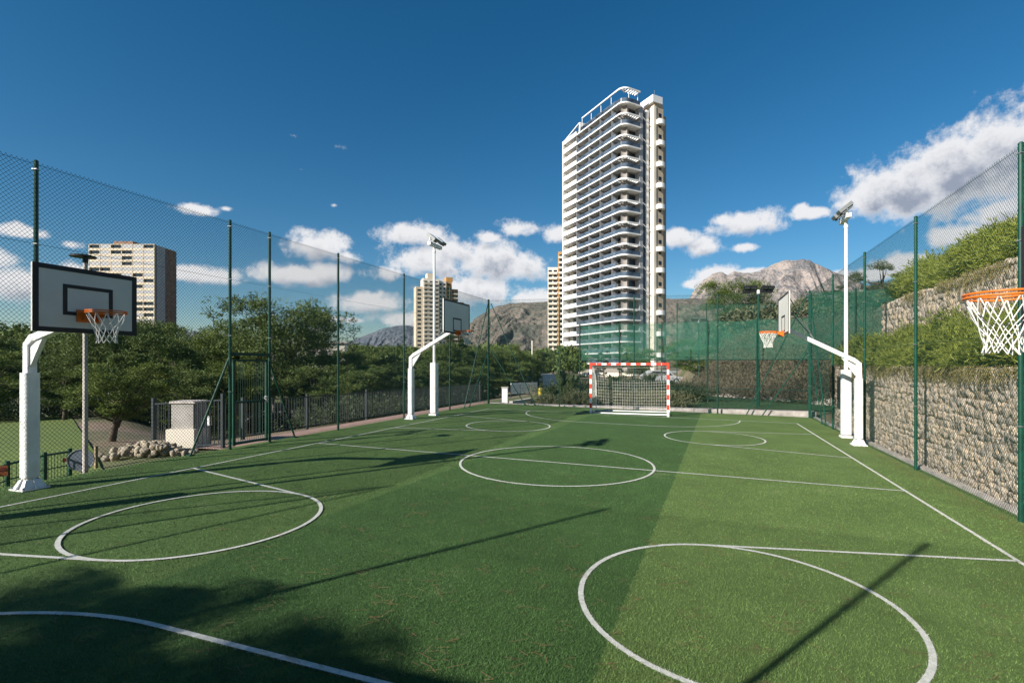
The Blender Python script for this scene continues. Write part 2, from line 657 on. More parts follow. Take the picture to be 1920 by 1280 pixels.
def on_line(x, y):
    hit = np.zeros(len(x), bool)
    for (a, b, _) in SEGS:
        ax, ay = a
        dx, dy = b[0] - ax, b[1] - ay
        L = math.hypot(dx, dy)
        t = ((x - ax) * dx + (y - ay) * dy) / L
        n = np.abs((x - ax) * dy - (y - ay) * dx) / L
        hit |= (n < LW / 2) & (t > -LW / 2) & (t < L + LW / 2)
    for (cx, cy, r, a0, a1) in ARCS:
        d = np.abs(np.hypot(x - cx, y - cy) - r) < LW / 2
        if a1 - a0 < 360:
            d &= (y < cy) if a0 >= 180 else (y > cy)
            d &= (x < cx) if a0 in (90, 180) else (x > cx)
        hit |= d
    return hit


def turf_material(name, base=True):
    """synthetic turf laid in four-metre rolls; every other roll has the brighter green"""
    m = bpy.data.materials.new(name)
    m.use_nodes = True
    t = m.node_tree
    b = t.nodes['Principled BSDF']
    b.inputs['Roughness'].default_value = 0.65 if not base else 0.85
    b.inputs['Specular IOR Level'].default_value = 0.25
    geo = t.nodes.new('ShaderNodeNewGeometry')
    sp = t.nodes.new('ShaderNodeSeparateXYZ')
    t.links.new(geo.outputs['Position'], sp.inputs[0])

    def mth(op, a, c=None):
        n = t.nodes.new('ShaderNodeMath')
        n.operation = op
        for i, s in enumerate((a, c)):
            if s is None:
                continue
            if isinstance(s, (int, float)):
                n.inputs[i].default_value = s
            else:
                t.links.new(s, n.inputs[i])
        return n.outputs[0]
    wob = t.nodes.new('ShaderNodeTexNoise')
    wob.inputs['Scale'].default_value = 40.0
    t.links.new(geo.outputs['Position'], wob.inputs['Vector'])
    xx = mth('ADD', sp.outputs[0], mth('MULTIPLY', sp.outputs[1], -0.030))
    xx = mth('ADD', xx, mth('MULTIPLY', mth('SUBTRACT', wob.outputs[0], 0.5), 0.10))
    roll = mth('GREATER_THAN', mth('PINGPONG', mth('ADD', xx, -2.34 + 16.0), 4.0), 0.0)
    k = mth('FLOOR', mth('DIVIDE', mth('ADD', xx, -2.34 + 16.0), 4.0))
    par = mth('MULTIPLY', mth('MODULO', k, 2.0), 1.0)
    par = mth('MULTIPLY', par, mth('LESS_THAN', xx, 2.34))
    lft = mth('LESS_THAN', xx, -1.66)
    par = mth('ADD', mth('MULTIPLY', par, mth('SUBTRACT', 1.0, lft)), mth('MULTIPLY', lft, 0.5))                              # 0 right of the seam, 1 left of it
    nz_ = t.nodes.new('ShaderNodeTexNoise')
    nz_.inputs['Scale'].default_value = 0.7
    nz_.inputs['Detail'].default_value = 5
    t.links.new(geo.outputs['Position'], nz_.inputs['Vector'])
    fine = t.nodes.new('ShaderNodeTexNoise')
    fine.inputs['Scale'].default_value = 170.0
    fine.inputs['Detail'].default_value = 3
    t.links.new(geo.outputs['Position'], fine.inputs['Vector'])
    mx = t.nodes.new('ShaderNodeMix')
    mx.data_type = 'RGBA'
    A, B = ((0.136, 0.214, 0.060, 1), (0.068, 0.140, 0.038, 1))
    mx.inputs['A'].default_value = A
    mx.inputs['B'].default_value = B
    t.links.new(par, mx.inputs['Factor'])
    mul = t.nodes.new('ShaderNodeMix')
    mul.data_type = 'RGBA'
    mul.blend_type = 'MULTIPLY'
    mul.inputs['Factor'].default_value = 1.0
    mid = t.nodes.new('ShaderNodeTexNoise')
    mid.inputs['Scale'].default_value = 3.2
    mid.inputs['Detail'].default_value = 4
    t.links.new(geo.outputs['Position'], mid.inputs['Vector'])
    v = mth('ADD', mth('MULTIPLY', nz_.outputs[0], 0.55), mth('ADD', mth('MULTIPLY', mid.outputs[0], 0.35), 0.52))
    # scuffed patches where pale infill sand shows
    scf = t.nodes.new('ShaderNodeMapRange')
    scf.interpolation_type = 'SMOOTHSTEP'
    scf.inputs[1].default_value = 0.60
    scf.inputs[2].default_value = 0.78
    scf.inputs[4].default_value = 0.42
    sc2 = mth('ADD', mth('MULTIPLY', nz_.outputs[0], .62), mth('MULTIPLY', mid.outputs[0], .42))
    t.links.new(sc2, scf.inputs[0])
    sand = t.nodes.new('ShaderNodeMix')
    sand.data_type = 'RGBA'
    sand.inputs['B'].default_value = (0.23, 0.24, 0.13, 1)
    t.links.new(scf.outputs[0], sand.inputs['Factor'])
    t.links.new(mx.outputs['Result'], sand.inputs['A'])
    if base:
        v = mth('MULTIPLY', v, mth('ADD', mth('MULTIPLY', fine.outputs[0], 1.9), 0.0))
    else:
        v = mth('MULTIPLY', v, mth('ADD', mth('MULTIPLY', mth('POWER', geo.outputs['Random Per Island'], 1.6), 1.3), 0.48))
    t.links.new(sand.outputs['Result'], mul.inputs['A'])
    t.links.new(v, mul.inputs['B'])
    t.links.new(mul.outputs['Result'], b.inputs['Base Color'])
    if base:
        bp = t.nodes.new('ShaderNodeBump')
        bp.inputs['Strength'].default_value = 0.9
        bp.inputs['Distance'].default_value = 0.02
        t.links.new(fine.outputs[0], bp.inputs['Height'])
        t.links.new(bp.outputs[0], b.inputs['Normal'])
    return m


M_turf = turf_material('turf_base')
M_blade = turf_material('turf_blade', False)
M_line = mat('line_paint', (0.68, 0.67, 0.62), 0.8, 0.08, 26, 0.5, 150, col2=(0.50, 0.51, 0.43))
M_lblade = mat('white_blade', (0.72, 0.71, 0.66), 0.7, 0.1, 9, island=0.6, col2=(0.52, 0.51, 0.46))

xs = np.linspace(CX0, CX1, 40)
ys = np.linspace(CY0, CY1, 60)
Xc, Yc = np.meshgrid(xs, ys)
i = np.arange(Xc.size).reshape(Xc.shape)
Fc = np.stack([i[:-1, :-1], i[:-1, 1:], i[1:, 1:], i[1:, :-1]], -1).reshape(-1, 4)
court = tag(link('sports_court', arr_mesh('sports_court', np.stack([Xc, Yc, SLOPE * Xc], -1), Fc, [M_turf])), kind='structure')

LZ = 0.006
n_line = 0
for (a, b, _) in SEGS:
    n_line += 1
    z = LZ + 0.0008 * (n_line % 9)
    a_, b_ = Vector((*a, 0)), Vector((*b, 0))
    d = (b_ - a_).normalized()
    nn = Vector((-d.y, d.x, 0)) * LW * .44
    pts = [a_ - nn, b_ - nn, b_ + nn, a_ + nn]
    mb = MB()
    mb.add([(p.x, p.y, gz(p.x) + z) for p in pts], [(0, 1, 2, 3)])
    mb.build('court_line', M_line, court)
for (cx, cy, r, a0, a1) in ARCS:
    n_line += 1
    z = LZ + 0.0008 * (n_line % 9)
    n = 96
    mb = MB()
    vs, fs = [], []
    for k in range(n + 1):
        t = math.radians(a0 + (a1 - a0) * k / n)
        for rr in (r - LW * .44, r + LW * .44):
            x, y = cx + rr * math.cos(t), cy + rr * math.sin(t)
            vs.append((x, y, gz(x) + z))
    for k in range(n):
        fs.append((2 * k, 2 * k + 1, 2 * k + 3, 2 * k + 2))
    mb.add(vs, fs)
    mb.build('court_circle' if a1 - a0 == 360 else 'goal_area_line', M_line, court)

# blades of the turf: dense near where one stands, thinning out with distance
NB = 900000
ang = rng.uniform(-math.radians(66), math.radians(58), NB) + 0.0
dist = 1.7 * (15.0 / 1.7) ** rng.uniform(0, 1, NB)
fade = rng.uniform(0, 1, NB) < np.clip((15.0 - dist) / 6.0, 0, 1)
bx = CAMX + dist * (FWD[0] * np.cos(ang) + RGT[0] * np.sin(ang))
by = CAMY + dist * (FWD[1] * np.cos(ang) + RGT[1] * np.sin(ang))
ok = fade & (bx > CX0 + .03) & (bx < CX1 - .03) & (by > CY0 + .03) & (by < CY1 - .03)
bx, by, dist = bx[ok], by[ok], dist[ok]
white = on_line(bx + rng.normal(0, .004, len(bx)), by + rng.normal(0, .004, len(bx)))
nb = len(bx)
th = rng.uniform(0, 2 * np.pi, nb)
wd = np.maximum(0.0030, 0.00050 * dist) * rng.uniform(0.7, 1.2, nb)
ht = rng.uniform(0.010, 0.020, nb)
ht = np.where(white, ht * 0.8, ht)
lean = rng.uniform(0.2, 1.2, nb) * ht
la = rng.uniform(0, 2 * np.pi, nb)
base = np.stack([bx, by, SLOPE * bx + 0.002], -1)
side = np.stack([np.cos(th), np.sin(th), np.zeros(nb)], -1) * wd[:, None] / 2
tip = base + np.stack([np.cos(la) * lean, np.sin(la) * lean, ht], -1)
Vb = np.stack([base - side, base + side, tip], 1).reshape(-1, 3)
Fb = np.arange(nb * 3).reshape(-1, 3)
tag(link('turf_blades', arr_mesh('turf_blades', Vb, Fb, [M_blade, M_lblade], white.astype(np.int32))), 'short green synthetic grass blades of the court surface', 'grass', kind='stuff')

# pine straw blown over the turf
M_straw = mat('pine_straw', (0.30, 0.17, 0.08), 0.8, 0.2, 3, island=0.8, col2=(0.19, 0.11, 0.06))
ncl = 420
cxs = CAMX + rng.normal(-1.0, 3.0, ncl)
cys = CAMY + 2.0 + np.abs(rng.normal(0, 4.2, ncl))
per = rng.integers(1, 6, ncl)
sx_ = np.repeat(cxs, per) + rng.normal(0, 0.05, per.sum())
sy_ = np.repeat(cys, per) + rng.normal(0, 0.05, per.sum())
edge_n = 900
sx_ = np.concatenate([sx_, 6.75 - np.abs(rng.normal(0, 0.16, edge_n))])
sy_ = np.concatenate([sy_, rng.uniform(-4, 8, edge_n)])
ok = (sx_ > CX0 + .2) & (sx_ < CX1 - .1) & (sy_ < CY1 - .2)
sx_, sy_ = sx_[ok], sy_[ok]
ns = len(sx_)
sa = rng.normal(0.15, 0.65, ns)
sl = rng.uniform(0.05, 0.13, ns)
dv = np.stack([np.cos(sa), np.sin(sa), rng.normal(0, 0.06, ns)], -1) * sl[:, None] / 2
pv = np.stack([-np.sin(sa), np.cos(sa), np.zeros(ns)], -1) * 0.0017
ctr = np.stack([sx_, sy_, SLOPE * sx_ + 0.021], -1)
Vs = np.stack([ctr - dv - pv, ctr - dv + pv, ctr + dv + pv, ctr + dv - pv], 1).reshape(-1, 3)
tag(link('pine_straw', arr_mesh('pine_straw', Vs, np.arange(ns * 4).reshape(-1, 4), [M_straw])), 'scattered dry brown pine needles lying on the green turf', 'pine needles', kind='stuff')

# kerbs round the court
kb = MB()
kb.box((-0.1, 13.0, -0.02), (14.4, 0.42, 0.26))
tag(kb.build('end_kerb', M_kerb), kind='structure')
kb = MB()
kb.box((7.0, 0.6, -0.19), (0.12, 23.6, 0.26))
tag(kb.build('wall_kerb', M_kerb), kind='structure')
# sloping pale kerb of the ramp beyond the far corner
kb = MB()
p0, p1 = at(958, 757.5, 24.6), at(1112, 731, 41)
kb.path([p0 + Vector((0, 0, .06)), p1 + Vector((0, 0, .06))], [.13, .13], 4)
tag(kb.build('ramp_kerb', M_creamlt), kind='structure')
# loose stone edging outside the left fence

# ------------------------------------------------------------------ tall chain-link fences
FENCE_H = 5.02


def wire_lattice(p0, p1, z0a, z0b, h, pitch, r, skip=None):
    """two families of diagonal wires between p0 and p1 (plan), from the ground up h"""
    p0, p1 = np.array(p0, float), np.array(p1, float)
    L = np.linalg.norm(p1 - p0)
    dirv = (p1 - p0) / L
    nor = np.array([-dirv[1], dirv[0]])
    slope = 1.12
    segs = []
    for fam in (1, -1):
        off = -h / slope if fam == 1 else 0
        c = off
        while c < L + (h / slope if fam == -1 else 0):
            # s = c + fam * z / slope
            zs = [0, h]
            sa, sb = c, c + fam * h / slope
            za, zb = 0.0, h
            if fam == 1:
                if sa < 0:
                    za = -sa * slope
                    sa = 0
                if sb > L:
                    zb = h - (sb - L) * slope
                    sb = L
            else:
                if sa > L:
                    za = (sa - L) * slope
                    sa = L
                if sb < 0:
                    zb = h + sb * slope
                    sb = 0
            if zb - za > 0.02:
                segs.append((sa, za, sb, zb, fam))
            c += pitch
    S = np.array(segs)
    n = len(S)

    def pos(s, z, f):
        P = p0[None] + dirv[None] * s[:, None] + nor[None] * (f * r * 0.9)[:, None]
        g = z0a + (z0b - z0a) * s / L
        return np.concatenate([P, (g + z)[:, None]], 1)
    A = pos(S[:, 0], S[:, 1], S[:, 4])
    B = pos(S[:, 2], S[:, 3], S[:, 4])
    D = B - A
    D /= np.linalg.norm(D, axis=1)[:, None]
    U = np.concatenate([nor, [0]])[None].repeat(n, 0)
    W = np.cross(D, U)
    rings = []
    for k in range(3):
        t = 2 * math.pi * k / 3
        rings.append(U * math.cos(t) * r + W * math.sin(t) * r)
    V = np.stack([A + q for q in rings] + [B + q for q in rings], 1)
    base = (np.arange(n) * 6)[:, None, None]
    f = np.array([[0, 1, 4, 3], [1, 2, 5, 4], [2, 0, 3, 5]])[None]
    return V.reshape(-1, 3), (base + f).reshape(-1, 4)


def tall_fence(name, pts, zf, label, braces=(), rails=(0.06, 1.27, 2.5, 3.74, 4.98), gap=None, group='tall green fences round the court'):
    """pts: post positions along the fence; zf(x, y): ground height"""
    org = Vector((pts[0][0], pts[0][1], zf(*pts[0])))
    t = thing(name, org, label, 'fence', group)
    a, b = pts[0], pts[-1]
    V, Fq = wire_lattice((0, 0), (b[0] - a[0], b[1] - a[1]), 0, zf(*b) - zf(*a), FENCE_H, 0.062, 0.0015 if pts[-1][1] < -9 else (0.0026 if pts[0][0] < -7 else 0.0019))
    if gap:
        # take the wires out of the gate opening
        c = V.reshape(-1, 6, 3)
        out = []
        for q in c:
            y0, y1 = q[0, 1], q[3, 1]
            z0, z1 = q[0, 2], q[3, 2]
            out.append((y0, z0, y1, z1))
        keepV = []
        for q, (y0, z0, y1, z1) in zip(c, out):
            ga, gb, gt = gap[0] - a[1], gap[1] - a[1], gap[2]
            ts = np.linspace(0, 1, 80)
            ins = ((y0 + (y1 - y0) * ts) > ga) & ((y0 + (y1 - y0) * ts) < gb) & ((z0 + (z1 - z0) * ts) < gt)
            runs, start = [], None
            for k in range(80):
                if not ins[k] and start is None:
                    start = k
                if (ins[k] or k == 79) and start is not None:
                    e = k if not ins[k] else k - 1
                    if e > start:
                        runs.append((ts[start], ts[e]))
                    start = None
            for (u0, u1) in runs:
                A, B = q[:3], q[3:]
                keepV.append(np.concatenate([A + (B - A) * u0, A + (B - A) * u1]))
        V = np.array(keepV)
        n = len(V)
        Fq = ((np.arange(n) * 6)[:, None, None] + np.array([[0, 1, 4, 3], [1, 2, 5, 4], [2, 0, 3, 5]])[None]).reshape(-1, 4)
        V = V.reshape(-1, 3)
    tag(link('chain_link_mesh', arr_mesh('chain_link_mesh', V, Fq, [M_wire]), t), kind='stuff')
    for p in pts:
        mb = MB()
        q = Vector((p[0], p[1], zf(*p))) - org
        mb.path([q + Vector((0, 0, -.1)), q + Vector((0, 0, FENCE_H))], [.031, .031], 10)
        mb.path([q + Vector((0, 0, FENCE_H)), q + Vector((0, 0, FENCE_H + .012)), q + Vector((0, 0, FENCE_H + .03))], [.034, .034, .015], 10)
        o = mb.build('post', M_green, t)
        for zz in (1.27, 2.5, 3.74, 4.9):
            mc = MB()
            mc.box(q + Vector((0, 0, zz)), (.072, .072, .013), 0.4)
            mc.build('clip', M_galv, o)
    for z in rails:
        mb = MB()
        if gap and z < gap[2]:
            spans = [(a, (a[0], gap[0])), ((a[0], gap[1]), b)]
        else:
            spans = [(a, b)]
        for (s, e) in spans:
            mb.tube(Vector((*s, zf(*s) + z)) - org, Vector((*e, zf(*e) + z)) - org, .0030, n=5)
        mb.build('tension_wire', M_wire, t)
    for (top, foot) in braces:
        mb = MB()
        mb.tube(Vector(top) - org, Vector(foot) - org, .022, n=8)
        mb.box(Vector(foot) - org + Vector((0, 0, -.0)), (.10, .10, .05))
        mb.build('brace', M_green, t)
    return t


zc = lambda x, y: gz(x)
FXL, FXR, FYF, FYN = -7.08, 6.82, 12.52, -10.9
gl = gz(FXL)
gr_ = gz(FXR)
G0, G1 = -1.38, -0.33
tall_fence('chain_link_fence', [(FXL, y) for y in (FYN, -7.9, -4.73, G0, G1, 2.03, 5.31, 8.6)] + [(FXL - .02, FYF - .04)], zc,
           'tall green chain-link fence along the left side, with a gate in it',
           braces=[((FXL - .03, G0 + .02, gl + 2.05), (FXL - .07, -2.22, gl)), ((FXL - .03, G1, gl + 2.0), (FXL - .05, .50, gl)),
                   ((FXL, FYN + .1, gl + 4.85), (FXL + .02, FYN + 2.4, gl)), ((FXL, FYF - .1, gl + 4.85), (FXL + .02, 9.85, gl)), ((FXL, FYF - .1, gl + 2.5), (FXL + .02, 10.35, gl))],
           gap=(G0, G1, 2.16))
tall_fence('chain_link_fence', [(FXR, y) for y in (FYN, -7.7, -4.52, -1.33, 2.12, 5.42, 8.8)] + [(FXR + .02, FYF - .04)], zc,
           'tall green chain-link fence along the right side before the stone wall',
           braces=[((FXR, FYF - .1, gr_ + 4.85), (FXR, 9.75, gr_)), ((FXR, FYF - .1, gr_ + 2.5), (FXR, 10.3, gr_))])
tall_fence('chain_link_fence', [(FXL, FYF), (-3.52, FYF), (-.1, FYF), (3.37, FYF), (FXR - .02, FYF)], zc,
           'tall green chain-link fence across the far end, behind the goal',
           braces=[((FXL + .1, FYF, gl + 4.85), (FXL + 2.35, FYF + .02, gl)), ((FXL + .1, FYF, gl + 2.6), (FXL + 1.85, FYF + .02, gl)),
                   ((FXR - .1, FYF, gr_ + 4.85), (FXR - 2.35, FYF + .02, gr_)), ((FXR - .1, FYF, gr_ + 2.6), (FXR - 1.75, FYF + .02, gr_))])
tall_fence('chain_link_fence', [(FXL, FYN), (-3.6, FYN), (.12, FYN), (3.5, FYN), (FXR, FYN)], zc,
           'tall green chain-link fence across the near end, casting thin post shadows',
           braces=[((FXL + .1, FYN, gl + 4.85), (FXL + 2.35, FYN, gl)), ((FXL + .1, FYN, gl + 2.6), (FXL + 1.8, FYN, gl))])

# gate in the left fence
gt = thing('mesh_gate', (FXL, G0, gl), 'dark green mesh gate in the left fence between two braced posts', 'gate')
gw = G1 - G0
fr = MB()
for z in (2.10, ):
    fr.box((0, gw / 2, z), (.06, gw, .07))
fr.build('lintel', M_green, gt)
lf = MB()
for y in (.09, gw - .09):
    lf.box((0, y, 1.02), (.045, .045, 1.92))
for z in (.10, 1.02, 1.96):
    lf.box((0, gw / 2, z), (.04, gw - .2, .045))
lf.build('gate_frame', M_green, gt)
for k in range(14):
    b = MB()
    b.tube((0, .14 + (gw - .28) * k / 13, .10), (0, .14 + (gw - .28) * k / 13, 1.96), .004, n=4)
    b.build('bar', M_wire, gt)
b = MB()
b.box((.03, gw - .12, 1.05), (.05, .06, .16))
b.tube((.05, gw - .12, 1.08), (.10, gw - .12, 1.08), .01)
b.tube((.10, gw - .12, 1.08), (.10, gw - .24, 1.08), .01)
b.build('handle', M_galv, gt)


# ------------------------------------------------------------------ basketball hoops
def build_hoop(sx, x, y, big, label, lettering=False, width=None):
    """sx: +1 when the board looks towards +x"""
    z = gz(x)
    t = thing('basketball_hoop', (x, y, z), label, 'basketball hoop', 'basketball hoops round the court')
    bw, bh, bl = (1.85, 1.08, 2.90) if big else (1.25, .90, 2.30)
    bw = width or bw
    rim_z = 3.0 if big else 2.60
    bx_ = sx * (1.78 if big else 1.33)          # face of the board
    padz = 1.72
    mb = MB()
    prof = []
    hw = .092
    pts = []
    mb.bbox((0, 0, padz / 2 + .10), (2 * hw, 2 * hw, padz - .16), .045, 4)
    pad_o = mb.build('pole_pad', M_pad, t)
    mb = MB()
    mb.box((-sx * (hw + .001), .02, padz / 2 + .10), (.006, .03, padz - .2))
    mb.build('seam_strip', M_kerb, pad_o)
    bs = MB()
    bs.box((0, 0, .012), (.33, .33, .022))
    for (ux, uy) in ((1, 0), (-1, 0), (0, 1), (0, -1)):
        c = Vector((ux, uy, 0))
        s = Vector((-uy, ux, 0)) * .012
        a1, a2, a3 = c * .09 + Vector((0, 0, .024)), c * .175 + Vector((0, 0, .024)), c * .09 + Vector((0, 0, .18))
        bs.add([a1 - s, a2 - s, a3 - s, a1 + s, a2 + s, a3 + s], [(0, 1, 2), (3, 5, 4), (0, 3, 4, 1), (1, 4, 5, 2), (2, 5, 3, 0)])
    # sloping skirts between pole and plate
    for q in range(4):
        R = Matrix.Rotation(math.pi / 2 * q, 3, 'Z')
        P = [R @ Vector(p) for p in ((.085, -.085, .15), (.085, .085, .15), (.135, .135, .026), (.135, -.135, .026))]
        bs.add(P, [(0, 1, 2, 3)])
    pl = bs.build('base_plate', M_white, t)
    for (ux, uy) in ((1, 1), (1, -1), (-1, 1), (-1, -1)):
        n_ = MB()
        n_.tube((ux * .142, uy * .142, .02), (ux * .142, uy * .142, .055), .012, n=6)
        n_.build('bolt', M_galv, pl)
    # pole and raking arm, square section with a knee
    zk = 2.06 if not big else 2.02
    top = Vector((bx_ - sx * .12, 0, bl + (.22 if not big else .14)))
    pw = .058

    def section(pts, w, hts):
        m_ = MB()
        L = len(pts)
        vs = []
        for k, p in enumerate(pts):
            d = (Vector(pts[min(k + 1, L - 1)]) - Vector(pts[max(k - 1, 0)])).normalized()
            s = Vector((0, 1, 0))
            u = s.cross(d).normalized()
            h = hts[k]
            p = Vector(p)
            vs += [p - s * w - u * h, p + s * w - u * h, p + s * w + u * h, p - s * w + u * h]
        fs = [(3, 2, 1, 0), tuple(4 * (L - 1) + q for q in range(4))]
        for k in range(L - 1):
            for q in range(4):
                fs.append((4 * k + q, 4 * k + (q + 1) % 4, 4 * k + 4 + (q + 1) % 4, 4 * k + 4 + q))
        m_.add(vs, fs)
        return m_
    section([(0, 0, .1), (0, 0, 1.75), (0, 0, zk + .10), (sx * .14, 0, zk + .212)], pw, [pw, pw, pw * .96, pw * .94]).build('pole', M_white, t)
    arm = section([(sx * .12, 0, zk + .196), top], pw * .93, [pw * .92, pw * .85])
    arm_o = arm.build('arm', M_white, t)
    # gusset under the knee
    g = MB()
    P = [Vector((sx * .07, 0, zk - .22)), Vector((sx * .07, 0, zk + .06)), Vector((sx * .40, 0, zk + .26))]
    s = Vector((0, .03, 0))
    g.add([p - s for p in P] + [p + s for p in P], [(0, 1, 2), (3, 5, 4), (0, 3, 4, 1), (1, 4, 5, 2), (2, 5, 3, 0)])
    g.build('gusset', M_white, t)
    if lettering:
        # grey lettering, too faint in the photograph to read: short worn strokes along the arm
        A, B = Vector((sx * .19, 0, zk + .222)), top
        d = (B - A).normalized()
        u = Vector((0, 1, 0)).cross(d).normalized()
        r2 = random.Random(3)
        m_ = MB()
        for k in range(11):
            p = A + d * (.20 + .052 * k) + Vector((0, -pw * .93 - .002, 0))
            for j in range(3):
                q = p + d * r2.uniform(-.016, .016) + u * r2.uniform(-.03, .03)
                v_ = (d * .010, u * .004) if r2.random() < .5 else (d * .004, u * .016)
                m_.add([q - v_[0] - v_[1], q + v_[0] - v_[1], q + v_[0] + v_[1], q - v_[0] + v_[1]], [(0, 1, 2, 3)])
        m_.build('lettering', M_text, arm_o)
    # backboard with black border and target square
    bd = MB()
    th = .03
    bd.box((bx_ - sx * th / 2, 0, bl + bh / 2), (th, bw, bh))
    bo = bd.build('backboard', M_board, t)
    lw = .065 if not big else .055
    br = MB()
    e = bx_ + sx * .002

    def strip(y0, y1, z0, z1, d=.0):
        br.box((e + sx * d, (y0 + y1) / 2, (z0 + z1) / 2), (.006, y1 - y0, z1 - z0))
    for (y0, y1, z0, z1) in ((-bw / 2, bw / 2, bl, bl + lw), (-bw / 2, bw / 2, bl + bh - lw, bl + bh), (-bw / 2, -bw / 2 + lw, bl + lw, bl + bh - lw), (bw / 2 - lw, bw / 2, bl + lw, bl + bh - lw)):
        strip(y0, y1, z0, z1)
    br.build('border', M_black, bo)
    br = MB()
    tw, tb, tt = (.60, rim_z - .02, rim_z + .43) if big else (.60, rim_z - .06, rim_z + .36)
    lw2 = .05
    for (y0, y1, z0, z1) in ((-tw / 2, tw / 2, tb, tb + lw2), (-tw / 2, tw / 2, tt - lw2, tt), (-tw / 2, -tw / 2 + lw2, tb + lw2, tt - lw2), (tw / 2 - lw2, tw / 2, tb + lw2, tt - lw2)):
        strip(y0, y1, z0, z1)
    br.build('target_square', M_black, bo)
    # frame behind the board, and the two struts from the arm to the top of the board
    fb = MB()
    for yy in (-bw * .32, bw * .32):
        fb.box((bx_ - sx * .055, yy, bl + bh / 2), (.04, .04, bh * .92))
    for zz in (bl + .16, bl + bh * .8):
        fb.box((bx_ - sx * .058, 0, zz), (.036, bw * .66, .05))
    fb.build('back_frame', M_white, t)
    for yy in (-bw * .32, bw * .32):
        st = MB()
        A, B = Vector((sx * .19, 0, zk + .222)), top
        st.tube(A + (B - A) * .58 + Vector((0, 0, .09)), (bx_ - sx * .06, yy, bl + bh * .88), .014, n=6)
        st.build('strut', M_galv, t)
    # rim
    R = .225
    rc = Vector((bx_ + sx * (.15 + R), 0, rim_z))
    rm = MB()
    rm.path([rc + Vector((R * math.cos(a), R * math.sin(a), 0)) for a in [2 * math.pi * k / 40 for k in range(40)]], .0088, 8, closed=True)
    rm.path([rc + Vector((R * math.cos(a), R * math.sin(a), -.045)) for a in [math.radians(-150 + 300 * k / 30) + (math.pi if sx > 0 else 0) * 0 for k in range(31)]] if False else
            [rc + Vector((R * math.cos(a), R * math.sin(a), -.026)) for a in [2 * math.pi * k / 40 for k in range(40)]], .0085, 8, closed=True)
    rim = rm.build('rim', M_orange, t, True)
    bk = MB()
    bk.box((bx_ + sx * .012, 0, rim_z - .06), (.014, .30, .17))
    bk.box((bx_ + sx * .085, 0, rim_z - .012), (.15, .18, .02))
    for yy in (-.085, .085):
        P = [Vector((bx_ + sx * .018, yy, rim_z - .13)), Vector((bx_ + sx * .018, yy, rim_z - .02)), Vector((bx_ + sx * .24, yy, rim_z - .02))]
        s = Vector((0, .005, 0))
        bk.add([p - s for p in P] + [p + s for p in P], [(0, 1, 2), (3, 5, 4), (0, 3, 4, 1), (1, 4, 5, 2), (2, 5, 3, 0)])
    bk.build('rim_bracket', M_orange, rim)
    # net: twelve cords crossing in diamonds, narrowing and flaring a little at the hem
    nt = MB()
    nn = 12
    lv = [(0.0, R), (-.14, R * .78), (-.225, R * .60), (-.295, R * .51), (-.36, R * .48), (-.42, R * .52)]
    r3 = random.Random(int(x * 10 + y))
    jit = {}

    def node(k, l):
        k = k % (2 * nn)
        if (k, l) not in jit:
            jit[(k, l)] = Vector((r3.uniform(-.010, .010), r3.uniform(-.010, .010), r3.uniform(-.012, .012))) * (0 if l == 0 else 1)
        a = math.pi * k / nn
        return rc + Vector((lv[l][1] * math.cos(a), lv[l][1] * math.sin(a), lv[l][0] - .02)) + jit[(k, l)]
    for l in range(len(lv) - 1):
        for k in range(2 * nn):
            if (k + l) % 2 == 0:
                for s in (-1, 1):
                    nt.tube(node(k, l), node(k + s, l + 1), (.0042 if l else .0048) * (1.1 if big else .85), n=5)
    nt.build('net', M_net, t)
    return t


build_hoop(1, -6.78, -4.95, False, 'white basketball hoop nearest the camera on the left, wide board seen from its shaded front', )
build_hoop(1, -6.80, 5.32, True, 'white basketball hoop at the far left, beside the white floodlight mast')
build_hoop(-1, 6.65, 5.30, True, 'white basketball hoop by the stone wall, its sunlit board seen edge on', True)
build_hoop(-1, 6.60, -5.10, False, 'basketball hoop cut off by the right edge of the photo, orange rim and net showing', width=1.1)


# ------------------------------------------------------------------ floodlight masts of the court
def build_mast(x, y, sx, label):
    t = thing('floodlight_mast', (x, y, gz(x)), label, 'floodlight mast', 'white floodlight masts beside the court')
    m_ = MB()
    m_.bbox((0, 0, 1.02), (.25, .25, 1.86), .05, 3)
    m_.build('pole_pad', M_pad, t)
    m_ = MB()
    m_.box((0, 0, .03), (.30, .30, .06))
    m_.path([(0, 0, .05), (0, 0, 2.2), (0, 0, 6.25)], [.056, .054, .044], 14)
    m_.path([(0, 0, 6.05), (0, 0, 6.12)], [.058, .058], 14)
    m_.build('pole', M_white, t)
    m_ = MB()
    m_.box((sx * .03, 0, 6.31), (.12, .86, .12))
    m_.build('crossbar', M_white, t)
    for yy in (-.27, .27):
        R = Matrix.Rotation(-sx * math.radians(52), 3, 'Y')
        c = Vector((sx * .10, yy, 6.54))
        m_ = MB()
        m_.box(c, (.10, .32, .40), rot=R)
        for q in range(6):
            m_.box(c + R @ Vector((-sx * .075, -.12 + .048 * q, 0)), (.05, .010, .34), rot=R)
        lamp = m_.build('floodlight', M_light_body, t)
        m_ = MB()
        m_.box(c + R @ Vector((sx * .053, 0, .0)), (.008, .26, .34), rot=R)
        m_.build('lens', M_lens, lamp)
        m_ = MB()
        m_.tube((sx * .04, yy - .17, 6.36), c + Vector((0, -.17, 0)), .014, n=6)
        m_.tube((sx * .04, yy + .17, 6.36), c + Vector((0, .17, 0)), .014, n=6)
        m_.build('bracket', M_galv, lamp)
    return t


